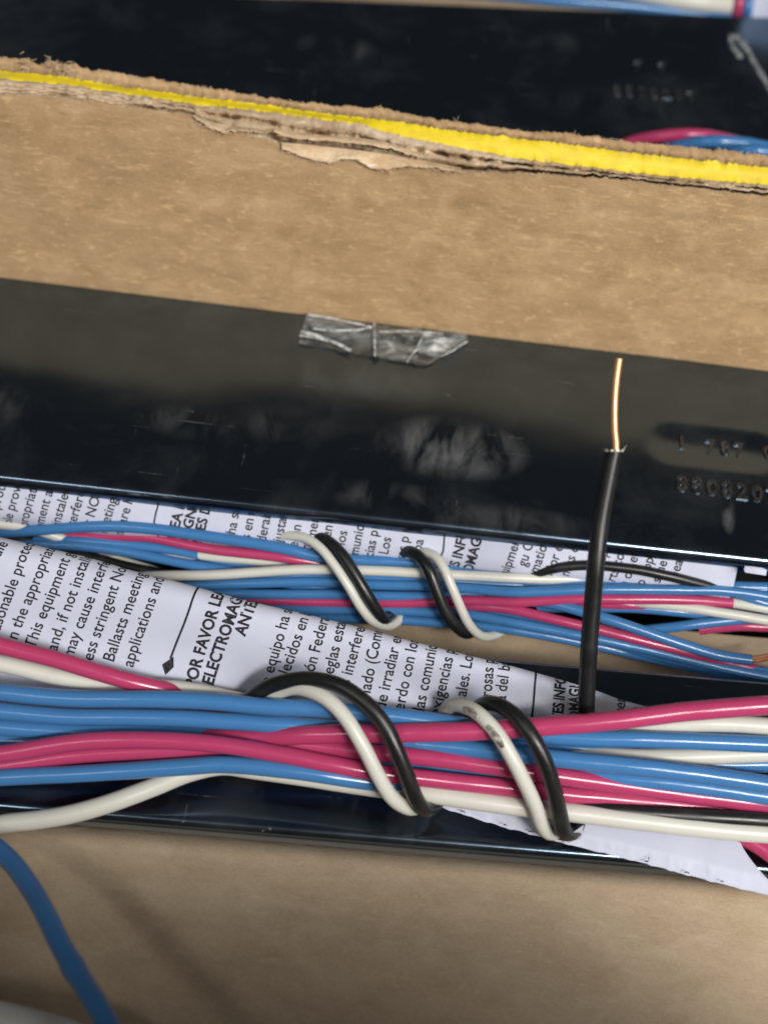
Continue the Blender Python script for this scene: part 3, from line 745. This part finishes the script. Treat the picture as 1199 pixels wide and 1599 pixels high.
def tube(C, r, nseg=20, wob=0.0, seed=0, bumpfn=None):
    T = np.gradient(C, axis=0); T /= np.linalg.norm(T, axis=1)[:, None]
    n0 = np.cross(T[0], [0, 0, 1.0]); n0 /= np.linalg.norm(n0); V = []
    for i in range(len(C)):
        n0 = n0 - T[i] * (n0 @ T[i]); n0 /= np.linalg.norm(n0); b = np.cross(T[i], n0)
        rr = r * (1 + wob * mnoise.noise(Vector((i * 0.05, seed * 1.7, 0))))
        if bumpfn: rr *= bumpfn(i / (len(C) - 1))
        for k in range(nseg):
            a = 2 * math.pi * k / nseg; V.append(C[i] + (n0 * math.cos(a) + b * math.sin(a)) * rr)
    F = []
    for i in range(len(C) - 1):
        for k in range(nseg):
            a = i * nseg + k; b_ = i * nseg + (k + 1) % nseg; F.append((a, a + nseg, b_ + nseg, b_))
    F.append(list(range(nseg))); F.append(list(range((len(C) - 1) * nseg, len(C) * nseg))[::-1])
    return V, F
_wc = [0]
def wire(col, pts, D0, label, group, r=None, name=None, wob=0.02, bumpfn=None, cat='wire'):
    if r is None: r = 0.87 if D0 < 150 else 0.61
    pts = list(pts)
    if len(pts) > 2 and pts[0][0] <= -80: (xa, ya, da), (xb, yb, _) = pts[0], pts[1]; pts.insert(0, (xa - 420, ya - 0.6 * 420 * (yb - ya) / (xb - xa), da))
    if len(pts) > 2 and pts[-1][0] >= 1280: (xa, ya, da), (xb, yb, _) = pts[-1], pts[-2]; pts.append((xa + 420, ya + 0.6 * 420 * (yb - ya) / (xb - xa), da))
    P = [at_depth(np.array(float(x)), np.array(float(y)), np.array(D0 - d)) for (x, y, d) in pts]
    _wc[0] += 1
    C = catmull(P)
    C = C + np.array([mnoise.noise_vector(Vector((c[0] * 0.09, c[1] * 0.09 + _wc[0] * 5.3, c[2] * 0.09))) for c in C]) * 0.16 + np.array([mnoise.noise_vector(Vector((c[0] * 0.35, c[1] * 0.35 + _wc[0] * 3.1, c[2] * 0.35))) for c in C]) * 0.035
    wire.last = C; V, F = tube(C, r, 20, wob, _wc[0], bumpfn)
    o = build(name or (col + '_wire'), V, F, WM[col]); sharp(o, 60)
    return tag(o, label, cat, group)
DF, DA = 141.0, 167.0
GF, GA = 'wires of the front bundle', 'wires of the rear bundle'

# ---- front bundle
wire('pink', [(-90, 985, 1.0), (0, 1008, 0.8), (100, 1033, 0.4), (200, 1063, -0.3), (260, 1078, -1.2), (330, 1097, -2.4), (420, 1118, -3)], DF, 'pink wire at the left edge slanting down over the printed sheet', GF)
wire('white', [(-90, 1020, -0.9), (0, 1036, -1.2), (110, 1060, -1.6), (200, 1072, -1.9), (290, 1077, -1.8), (360, 1090, -2), (440, 1108, -2.4), (520, 1120, -3)], DF, 'cream white wire just under the slanting pink wire at the left edge', GF)
wire('blue', [(-90, 1072, 1.1), (0, 1080, 1.1), (100, 1090, 1.1), (200, 1091, 1.1), (300, 1094, 1.1), (400, 1102, 1.1), (500, 1107, 1.0), (600, 1116, 0.7), (680, 1126, 0.4), (760, 1138, -0.2), (860, 1149, 0.2), (1000, 1155, 0.5), (1199, 1163, 0.5), (1290, 1168, 0.5)], DF, 'topmost blue wire of the front bundle, running its whole width', GF)
wire('blue', [(-90, 1100, -0.1), (0, 1110, -0.1), (100, 1118, -0.1), (200, 1120, -0.1), (300, 1123, -0.1), (400, 1129, -0.3), (480, 1134, -0.6), (560, 1142, -1.2), (640, 1160, -0.6), (720, 1168, 0.3), (800, 1178, 0.9), (900, 1189, 1.2), (1000, 1198, 1.3), (1100, 1209, 1.3), (1199, 1224, 1.3), (1290, 1240, 1.3)], DF, 'blue wire second from the top at the left, thick and bright at the right', GF)
wire('blue', [(-90, 1128, -1.2), (0, 1136, -1.2), (100, 1143, -1.2), (200, 1143, -1.6), (320, 1150, -2.4), (500, 1170, -2.6), (700, 1195, -2.2), (850, 1205, -1.2), (950, 1212, -0.4), (1060, 1224, 0.0), (1199, 1245, 0.2), (1290, 1262, 0.2)], DF, 'blue wire in shadow at left, coming up over the pink wires at the right edge', GF)
wire('blue', [(-90, 1150, -2.0), (0, 1156, -2.0), (70, 1157, -2.1), (180, 1157, -2.6), (400, 1180, -3.0), (600, 1165, -3), (800, 1165, -2.6), (950, 1172, -2.6), (1100, 1192, -2.2), (1199, 1194, -2.0), (1290, 1196, -2)], DF, 'dark blue wire deepest in the front bundle, seen between its neighbours at both edges', GF)
wire('pink', [(-90, 1168, -3.4), (150, 1158, -3.4), (300, 1154, -2.6), (400, 1152, -1.1), (480, 1149, 0.5), (560, 1146, 1.3), (650, 1144, 1.8), (750, 1141, 2.0), (850, 1135, 2.1), (950, 1126, 2.2), (1050, 1113, 2.2), (1150, 1104, 2.2), (1199, 1100, 2.2), (1290, 1093, 2.2)], DF, 'pink wire lying uppermost in the front bundle and rising to the right edge', GF, r=0.97)
wire('pink', [(-90, 1182, 1.2), (0, 1177, 1.2), (100, 1162, 1.2), (180, 1156, 1.2), (260, 1157, 1.2), (350, 1164, 1.2), (433, 1177, 1.1), (517, 1193, 1.0), (580, 1205, 0.6), (640, 1213, 0.1), (750, 1226, -0.4), (870, 1239, -0.8), (960, 1246, -1.2), (1050, 1254, -1.8), (1199, 1272, -2.4), (1290, 1282, -2.6)], DF, 'upper pink wire of the twisted pair at the left, lowest pink one at the right', GF)
wire('pink', [(-90, 1203, -0.3), (0, 1196, -0.3), (100, 1183, -0.4), (200, 1175, -0.6), (300, 1170, -0.8), (400, 1162, -0.9), (483, 1164, -0.7), (560, 1173, -0.3), (640, 1181, 0.2), (750, 1195, 0.3), (870, 1212, 0.1), (960, 1225, -0.3), (1080, 1241, -0.7), (1199, 1256, -1.0), (1290, 1268, -1.2)], DF, 'lower pink wire of the twisted pair at the left, middle pink one at the right', GF)
wire('blue', [(-90, 1222, 0.7), (0, 1214, 0.7), (100, 1209, 0.7), (200, 1203, 0.8), (280, 1197, 0.8), (345, 1193, 0.8), (420, 1199, 0.7), (500, 1208, 0.4), (580, 1220, -0.3), (680, 1232, -1.6), (800, 1240, -2.6), (900, 1245, -3)], DF, 'blue wire lowest in the front bundle at the left, arched over the white wire', GF)
wire('white', [(-90, 1305, 0.6), (0, 1287, 0.6), (60, 1280, 0.5), (120, 1269, 0.2), (180, 1252, -0.3), (240, 1230, -1.0), (295, 1208, -1.5), (345, 1197, -1.7), (400, 1203, -1.7), (500, 1217, -1.5), (590, 1230, -1.1), (670, 1240, -0.8), (750, 1251, -0.6), (850, 1264, -0.5), (950, 1277, -0.4), (1050, 1288, -0.3), (1199, 1302, -0.2), (1290, 1310, -0.2)], DF, 'white wire along the bottom of the front bundle, drooping away at lower left', GF, r=0.97)
wire('black', [(700, 1215, -3.2), (800, 1238, -2.4), (878, 1254, -1.4), (950, 1265, -0.8), (1050, 1273, -0.6), (1150, 1278, -0.5), (1199, 1281, -0.5), (1290, 1284, -0.5)], DF, 'black wire between the lowest pink and the bottom white wire at the right', GF)
wire('white', [(900, 1150, -2.6), (980, 1140, -1.6), (1080, 1130, -0.7), (1140, 1130, -0.5), (1199, 1134, -0.4), (1290, 1142, -0.4)], DF, 'white wire at the right edge directly under the rising pink wire', GF)
wire('blue', [(820, 1150, -2.6), (960, 1144, -1.9), (1100, 1146, -1.5), (1199, 1150, -1.3), (1290, 1155, -1.3)], DF, 'thin strip of blue wire in shadow under the right hand white wire', GF)
wire('white', [(820, 1178, -3), (900, 1178, -2.4), (1000, 1182, -1.8), (1100, 1181, -1.5), (1199, 1177, -1.2), (1290, 1172, -1.0)], DF, 'greyish white wire between two blue wires at the right edge', GF)
wire('pink', [(1100, 1278, -4.2), (1150, 1302, -3.6), (1185, 1322, -3.2), (1215, 1344, -2.8), (1250, 1375, -2.5)], DF, 'short end of pink wire showing below the white one at the right edge', GF)
tie_w = [(330, 1135, -4), (380, 1108, -2.8), (425, 1083, -0.6), (466, 1073, 1.6), (508, 1089, 3.2), (540, 1120, 3.9), (566, 1165, 3.9), (590, 1213, 3.2), (608, 1243, 2.2), (626, 1258, 0.8), (645, 1263, -1.0), (664, 1250, -2.8), (682, 1200, -4.0), (692, 1140, -4.0), (694, 1112, -2.8), (706, 1100, -0.8), (727, 1103, 1.2), (751, 1118, 3.0), (778, 1148, 3.9), (801, 1188, 3.9), (821, 1228, 3.0), (836, 1262, 1.6), (845, 1288, 0.0), (862, 1300, -2.0), (888, 1280, -3.8), (910, 1210, -4.4), (930, 1160, -4.4)]
tw = wire('white', tie_w, DF, 'white tie wire wound twice round the front bundle, smudged black on its second turn', 'tie wires', r=0.75, wob=0.03)
TIE = wire.last
wire('black', [(350, 1130, -4), (378, 1104, -2.6), (396, 1087, -1.0), (430, 1068, 0.6), (483, 1060, 2.2), (530, 1070, 3.6), (570, 1097, 4.2), (600, 1133, 4.4), (621, 1177, 4.2), (637, 1217, 3.4), (650, 1248, 2.0), (664, 1264, 0.4), (681, 1255, -1.6), (703, 1200, -3.8), (730, 1140, -3.8), (742, 1114, -2), (754, 1100, 0.2), (777, 1100, 2.2), (807, 1120, 3.7), (832, 1153, 4.4), (850, 1190, 4.2), (863, 1228, 3.4), (873, 1267, 2), (882, 1299, 0.5), (897, 1297, -1.4), (907, 1260, -3.6), (925, 1180, -4.4)], DF, 'black tie wire wound twice round the front bundle', 'tie wires', r=0.80, wob=0.03)
# scorch smudge on the second white turn: a raised patch of soot hugging the tube
def patch_on(curve_pts, D0, f0, f1, r, a0, a1, seed):
    C = TIE
    i0, i1 = int(f0 * len(C)), int(f1 * len(C)); T = np.gradient(C, axis=0); T /= np.linalg.norm(T, axis=1)[:, None]; V = []; ns = 9
    for i in range(i0, i1):
        vdir = (CAM - C[i]); vdir -= T[i] * (vdir @ T[i]); vdir /= np.linalg.norm(vdir); b = np.cross(T[i], vdir)
        g = math.sin(math.pi * (i - i0 + 0.5) / (i1 - i0)) ** 0.5
        for k in range(ns):
            a = (a0 + a1) / 2 + (a1 - a0) * (k / (ns - 1) - 0.5) * g * (1 + 0.4 * mnoise.noise(Vector((i * 0.4, k, seed)))); V.append(C[i] + (vdir * math.cos(a) + b * math.sin(a)) * r)
    return V, grid_faces(i1 - i0, ns)
_seg = np.array([at_depth(np.array(float(x)), np.array(float(y)), np.array(DF - d)) for (x, y, d) in tie_w])
_C = TIE; _px, _py = to_px(_C)
def frac(x, y): return float(np.argmin((_px - x) ** 2 + (_py - y) ** 2)) / len(_C)
m, nt, p = new_mat('soot'); SOOT = m
a = noise(nt, coords(nt), 1400, 4, 0.7); nt.links.new(ramp(nt, a, [(0.36, (0.05, 0.045, 0.04)), (0.52, (0.26, 0.24, 0.21)), (0.66, (0.66, 0.65, 0.58))]), p.inputs['Base Color']); p.inputs['Roughness'].default_value = 0.7
Vs, Fs = patch_on(tie_w, DF, frac(768, 1134), frac(797, 1172), 0.75 * 1.045, -0.15, 0.85, 1)
so = build('scorch_mark', Vs, Fs, SOOT, None); so.parent = tw; so.location = so.location - tw.location
Vs, Fs = patch_on(tie_w, DF, frac(735, 1106), frac(757, 1123), 0.75 * 1.045, -0.1, 1.0, 2)
so = build('scorch_mark', Vs, Fs, SOOT, None); so.parent = tw; so.location = so.location - tw.location

# ---- upright black wire with a bare copper tip
up = [(925, 1190, 128 - 128), (917, 1150, 0), (915, 1110, 1), (917, 1060, 2), (920, 1000, 3.5), (925, 940, 4.5), (930, 880, 5.5), (938, 810, 6), (948, 755, 6.5), (958, 704, 7)]
DU = 144.5
lw = thing('black_wire', at_depth(np.array(917.0), np.array(1150.0), np.array(DU)), 'single black wire standing upright at right with a bare copper tip', 'wire')
P = [at_depth(np.array(float(x)), np.array(float(y)), np.array(DU - d)) for (x, y, d) in up]
V, F = tube(catmull(P), 0.88, 20, 0.03, 77); o = build('insulation', V, F, WM['black'], lw); sharp(o, 60)
P = [at_depth(np.array(float(x)), np.array(float(y)), np.array(DU - d)) for (x, y, d) in ((955, 725, 6.8), (961, 700, 7), (959, 672, 7.3), (958.5, 645, 7.6), (959.5, 615, 7.9), (962, 588, 8.2), (966, 560, 8.5))]
V, F = tube(catmull(P), 0.36, 14, 0.02, 78); o = build('copper_tip', V, F, COPPER, lw); sharp(o, 60)
# ragged lip of insulation at the strip
rg = []; RFc = []
c0 = np.array(catmull([at_depth(np.array(float(x)), np.array(float(y)), np.array(DU - d)) for (x, y, d) in up])[-1])
for k in range(10):
    a = k * 0.628; dv = RT * math.cos(a) * 0.9 + np.cross(UP, RT) * math.sin(a) * 0.9
    b = len(rg); h = 0.15 + 0.35 * abs(mnoise.noise(Vector((k * 1.7, 3, 1)))) + (0.5 if k == 0 else 0)
    tdir = UP * h + RT * math.cos(a) * h * 0.6; w_ = np.cross(dv, UP); w_ = w_ / np.linalg.norm(w_) * 0.22
    rg += [c0 + dv - w_ - UP * 0.1, c0 + dv + w_ - UP * 0.1, c0 + dv + tdir, c0 + dv * 0.75 - UP * 0.1]
    RFc += [(b, b + 1, b + 2), (b + 1, b + 3, b + 2), (b + 3, b, b + 2)]
build('stripped_edge', rg, RFc, WM['white'], lw, smooth=False)

# ---- rear bundle
wire('blue', [(-90, 838, -2.4), (10, 832, -1.6), (67, 827, -0.6), (130, 822, 0.2), (200, 823, 0.6), (267, 830, 0.7), (333, 839, 0.7), (400, 849, 0.6), (450, 857, 0.5), (493, 867, 0.2), (560, 874, -0.2), (640, 879, -0.5), (720, 890, -0.9), (800, 899, -1.0), (950, 908, -1.2), (1100, 915, -1.0), (1199, 918, -0.8), (1290, 922, -0.8)], DA, 'topmost blue wire of the rear bundle, arched under the rear printed sheet', GA, r=0.70)
wire('pink', [(60, 838, -3), (150, 838, -2.2), (233, 840, -1.0), (283, 849, -0.6), (333, 858, -0.4), (400, 866, -0.3), (450, 873, -0.5), (493, 880, -1.0), (560, 893, -2.4), (640, 905, -3)], DA, 'pink wire just below the topmost blue wire of the rear bundle', GA)
wire('blue', [(-90, 842, -3), (50, 845, -2.6), (130, 845, -2.0), (200, 850, -1.8), (270, 860, -2.2), (400, 885, -3.0), (560, 898, -3.2)], DA, 'dim blue wire under the pink one at the left of the rear bundle', GA)
wire('white', [(80, 858, -4.2), (200, 860, -3.2), (270, 863, -2.8), (333, 868, -2.4), (400, 875, -2.2), (470, 887, -2.6), (560, 900, -3.4)], DA, 'dim cream wire threaded under the pink wire of the rear bundle', GA)
wire('white', [(150, 905, -3), (230, 901, -1.6), (283, 899, -0.8), (333, 898, -0.3), (400, 894, 0.1), (460, 890, 0.4), (510, 889, 0.5), (567, 890, 0.5), (653, 895, 0.5), (710, 898, 0.4), (800, 902, 0.1), (880, 905, -0.6), (960, 905, -1.0), (1020, 908, -1.6), (1100, 918, -2.6)], DA, 'long white wire lying along the top of the rear bundle', GA)
wire('blue', [(200, 920, -3.2), (300, 915, -1.8), (400, 910, -1.0), (520, 908, -0.6), (587, 912, -0.4), (660, 914, -0.2), (730, 918, 0.2), (800, 924, 0.6), (900, 921, 0.9), (1033, 920, 0.9), (1133, 924, 0.9), (1199, 933, 0.8), (1290, 946, 0.8)], DA, 'bright blue wire just below the long white wire of the rear bundle', GA)
wire('blue', [(220, 935, -3.4), (317, 928, -2.4), (400, 927, -1.6), (500, 928, -1.2), (587, 930, -1.0), (667, 930, -1.0), (740, 926, -1.2), (800, 930, -1.6), (900, 934, -2.0), (1033, 930, -1.6), (1120, 928, -1.0), (1199, 920, -0.6), (1290, 910, -0.4)], DA, 'second blue wire below the long white wire of the rear bundle', GA)
wire('pink', [(300, 935, -3.6), (400, 936, -2.6), (483, 940, -1.8), (600, 941, -1.2), (667, 940, -0.8), (727, 938, -0.3), (800, 940, 0.3), (900, 935, 0.9), (1033, 936, 0.8), (1100, 938, 0.3), (1160, 942, -0.8), (1230, 948, -1.6)], DA, 'straight pink wire running through the middle of the rear bundle', GA)
wire('blue', [(340, 950, -3.6), (467, 953, -2.0), (600, 953, -1.6), (673, 957, -1.2), (733, 961, -0.8), (800, 972, -0.4), (900, 991, -0.2), (1000, 1012, -0.2), (1100, 1036, -0.2), (1199, 1056, -0.2), (1290, 1074, -0.2)], DA, 'lowest blue wire of the rear bundle, descending to the right', GA)
wire('blue', [(560, 962, -3.2), (673, 962, -2.6), (760, 965, -2.0), (850, 978, -1.6), (950, 1004, -1.5), (1033, 1027, -1.5), (1110, 1045, -1.6), (1199, 1062, -1.8), (1290, 1078, -2)], DA, 'dark blue wire beneath the lowest descending blue wire at the right', GA)
wire('blue', [(640, 945, -3), (740, 950, -2), (800, 957, -1.4), (870, 972, -1.0), (950, 993, -0.9), (1040, 1014, -0.9), (1130, 1037, -0.9), (1199, 1050, -0.9), (1290, 1066, -1)], DA, 'blue wire between the descending pink wire and the lowest blue wire', GA)
wire('pink', [(660, 945, -2.4), (740, 946, -1.0), (800, 952, -0.1), (867, 967, 0.5), (933, 982, 0.6), (1000, 999, 0.6), (1067, 1016, 0.3), (1117, 1030, -0.2), (1180, 1046, -1.0), (1280, 1070, -1.6)], DA, 'pink wire slanting down to the right among blue wires behind the upright black wire', GA)
bw = thing('blue_wire', at_depth(np.array(867.0), np.array(943.0), np.array(DA)), 'blue wire slanting down to the right, ending in stripped copper strands', 'wire', GA)
P = [at_depth(np.array(float(x)), np.array(float(y)), np.array(DA - d)) for (x, y, d) in ((760, 935, -2.8), (820, 938, -1.4), (867, 944, 0.2), (933, 962, 1.4), (1000, 984, 1.6), (1067, 1007, 1.6), (1120, 1023, 1.5), (1172, 1031, 1.4))]
V, F = tube(catmull(P), 0.65, 20, 0.02, 90); o = build('insulation', V, F, WM['blue'], bw); sharp(o, 60)
for k in range(5):
    P = [at_depth(np.array(float(x)), np.array(float(y)), np.array(DA - d)) for (x, y, d) in ((1165, 1030 + (k - 2) * 2, 1.4 + 0.2 * (k % 2)), (1182, 1029 + (k - 2) * 1.6 + (k % 2), 1.4), (1199, 1026 + (k - 2) * 1.8, 1.3 - 0.2 * (k % 3)), (1225, 1020 + (k - 2) * 2, 1.0))]
    V, F = tube(catmull(P), 0.17, 8, 0, k); build('copper_strand', V, F, COPPER_D, bw)
wire('blue', [(940, 990, -3.2), (1000, 985, -1.6), (1050, 980, -0.8), (1100, 974, -0.6), (1150, 969, -0.7), (1220, 966, -1.2), (1290, 962, -1.4)], DA, 'short blue wire rising to the right above the bare cardboard gap', GA)
wire('pink', [(1090, 985, -2.8), (1150, 978, -1.8), (1199, 979, -1.6), (1290, 980, -1.6)], DA, 'short piece of pink wire at the right edge below the white wires', GA)
wire('white', [(900, 934, -2.6), (960, 936, -1.4), (1000, 941, -0.6), (1067, 948, 0.2), (1133, 958, 0.6), (1199, 969, 0.8), (1290, 984, 0.8)], DA, 'white wire slanting down to the right edge under the straight pink wire', GA)
wire('white', [(1040, 932, -2.4), (1100, 938, -1.2), (1150, 943, -0.4), (1199, 951, 0.0), (1290, 966, 0)], DA, 'upper white wire at the right edge of the rear bundle, half hidden', GA)
wire('blue', [(840, 948, -3), (930, 948, -1.6), (1000, 950, -1.2), (1073, 956, -1.2), (1140, 964, -1.8), (1230, 975, -2.4)], DA, 'small blue wire above the left brown gap, right of the upright black wire', GA)
wire('pink', [(860, 940, -2.2), (933, 943, -1.2), (987, 944, -1.0), (1050, 950, -1.8), (1120, 962, -2.8)], DA, 'small pink wire under the straight pink wire, right of the upright black wire', GA)
wire('black', [(790, 912, -2.2), (833, 897, -0.4), (870, 887, 0.8), (910, 883, 1.2), (950, 884, 1.4), (1000, 890, 1.5), (1050, 901, 1.4), (1100, 914, 0.7), (1150, 926, -0.6), (1200, 936, -1.6)], DA, 'black wire arched against the rear printed sheet behind the upright wire', GA)
wire('white', [(-90, 815, -0.8), (0, 820, -1.0), (33, 823, -1.2), (67, 831, -1.6), (100, 842, -2.4), (150, 862, -3.6), (220, 885, -5), (320, 915, -6.5), (430, 945, -7)], DA, 'short cream wire at the left edge beneath the rear printed sheet', GA)
wire('black', [(-90, 830, -2.4), (0, 834, -2.4), (60, 846, -2.6), (140, 868, -3), (240, 893, -3.4), (350, 905, -4)], DA, 'black wire in shadow at the left edge behind the curled sheet', GA)
wire('white', [(370, 870, -4), (398, 850, -2.4), (420, 838, -0.6), (450, 836, 0.9), (477, 840, 1.8), (500, 855, 2.6), (520, 880, 3.0), (543, 914, 3.0), (563, 947, 2.2), (581, 969, 1.2), (600, 977, 0), (615, 973, -1.4), (628, 955, -3.0), (634, 910, -4), (636, 880, -3.4), (642, 865, -1.6), (657, 862, 0.6), (677, 868, 1.8), (693, 888, 2.6), (707, 919, 2.6), (720, 949, 1.8), (734, 976, 0.8), (750, 992, -0.2), (767, 993, -1.4), (783, 985, -2.8), (800, 960, -4)], DA, 'white tie wire wound twice round the rear bundle beside the black tie wire', 'tie wires', r=0.57, wob=0.03)
wire('black', [(430, 868, -4), (465, 848, -1.6), (490, 838, 0.0), (510, 844, 1.4), (533, 864, 2.6), (553, 894, 3.0), (572, 927, 2.8), (588, 953, 1.8), (600, 968, 0.2), (610, 955, -2), (615, 910, -4), (616, 880, -3.2), (622, 864, -1.2), (636, 861, 0.6), (650, 866, 1.8), (667, 884, 2.8), (681, 917, 2.8), (694, 948, 2.2), (711, 974, 1.2), (728, 988, 0), (745, 980, -2), (760, 950, -4)], DA, 'black tie wire wound twice round the rear bundle', 'tie wires', r=0.72, wob=0.03)

wire('blue', [(240, 950, -3.8), (340, 952, -3.2), (450, 963, -2.6), (600, 967, -2.4), (720, 974, -1.9), (850, 992, -1.7), (1000, 1024, -2.0), (1100, 1046, -2.2), (1199, 1070, -2.5), (1290, 1088, -2.6)], DA, 'dark blue wire along the very bottom of the rear bundle', GA)
wire('blue', [(760, 905, -2.4), (850, 911, -0.9), (950, 912, -0.4), (1050, 914, -0.2), (1130, 920, 0.0), (1199, 943, 0.0), (1290, 960, 0)], DA, 'pale blue wire above the bright one at the right of the rear bundle', GA)
wire('blue', [(380, 905, -2.4), (470, 900, -1.4), (560, 901, -1.1), (660, 905, -1.0), (760, 910, -1.2), (850, 916, -1.6), (960, 926, -2.4)], DA, 'thin blue strand pinched between the long white wire and bright blue wire', GA)
wire('blue', [(-90, 852, -3), (40, 850, -2.3), (120, 853, -1.7), (200, 863, -1.6), (290, 880, -1.8), (380, 897, -2.2), (470, 915, -2.8), (560, 925, -3.4)], DA, 'blue wire along the edge of the curled sheet at far left', GA)
# ---- loose blue wire near the lens
kink = lambda t: 1 + 0.14 * math.exp(-((t - 0.69) / 0.018) ** 2)
wire('blue', [(-70, 1290, 2), (-20, 1312, 5), (20, 1345, 8), (48, 1385, 11), (72, 1430, 14), (95, 1475, 16.5), (118, 1515, 18.5), (131, 1535, 19.5), (150, 1565, 21), (172, 1605, 22.5), (210, 1680, 25)], DF, 'loose blue wire with a small kink hanging over the front cardboard at lower left', 'loose wires', r=0.97, bumpfn=kink)
wire('white', [(-120, 1570, 14), (-40, 1582, 14), (40, 1600, 14), (120, 1626, 14), (220, 1680, 14)], DF, 'blurred grey white wire at the bottom left corner', 'loose wires', r=1.5)

# ---- wires behind the cardboard divider (top right)
def wire_z(col, pts, label, group, r=0.92):
    P = [at_z(float(x), float(y), z) for (x, y, z) in pts]; _wc[0] += 1
    V, F = tube(catmull(P), r, 18, 0.02, _wc[0]); o = build(col + '_wire', V, F, WM[col]); sharp(o, 60)
    return tag(o, label, 'wire', group)
GC = 'wires behind the cardboard divider'
wire_z('pink', [(930, 250, 0), (985, 222, 3), (1030, 213, 5), (1080, 210, 6), (1130, 217, 5), (1190, 233, 3), (1260, 255, 1)], 'pink wire arching up just behind the cardboard divider at upper right', GC)
wire_z('blue', [(1000, 252, 2), (1060, 228, 6), (1110, 221, 8), (1160, 224, 8), (1199, 231, 7), (1270, 246, 6)], 'blue wire arching up behind the yellow stripe at upper right', GC)
wire_z('blue', [(1080, 258, 5), (1130, 240, 9), (1170, 235, 11), (1199, 238, 11), (1270, 250, 10)], 'lower blue wire just showing behind the divider at the upper right edge', GC)
GD = 'wires beyond the rear ballast'
wire_z('blue', [(480, -34, -5), (600, -18, -4), (700, -13, -4), (800, -5, -4), (900, 4, -4), (960, 8, -4), (1050, 18, -4.5), (1200, 40, -7)], 'blurred blue wire along the back edge of the rear ballast at the top', GD)
wire_z('white', [(920, -26, -4), (980, -14, -3.5), (1040, -3, -3), (1090, 3, -3), (1135, 7, -4), (1200, 16, -6)], 'blurred white wire at the top edge of the photo', GD, 1.7)
wire_z('pink', [(1150, 40, -10), (1150, 22, -5), (1153, 6, -3), (1158, -16, -2)], 'blurred pink wire crossing the top edge near the right corner', GD)
wire_z('blue', [(1163, 42, -10), (1165, 24, -5), (1167, 8, -3), (1170, -16, -2)], 'blurred blue wire beside the pink one at the upper right corner', GD)
pv = []
for k in range(6):
    f = k / 5
    for g in np.linspace(0, 1, 8):
        p0 = at_z(1174 + 70 * g, 27 + 3 * g, -3); q = p0 + np.array([0, 3 + 4 * f + 0.8 * math.sin(g * 5), -6 + 22 * f]); pv.append(q)
tag(build('paper_sheet', pv, grid_faces(6, 8), PAPER), 'blank white paper beyond the rear ballast in the upper right corner', 'paper sheet')
sp = [(-200, 128, -44), (200, 128, -44), (200, 128, -14), (-200, 128, -14)]
V = [np.array(q, float) for q in sp] + [np.array(q, float) + np.array([0, 3, 0]) for q in sp]
o = build('cardboard_wall', V, [(0, 1, 2, 3), (7, 6, 5, 4), (0, 4, 5, 1), (1, 5, 6, 2), (2, 6, 7, 3), (3, 7, 4, 0)], KRAFT2, smooth=False)
tag(o, 'brown cardboard wall at the very back behind the rear ballast', 'cardboard')
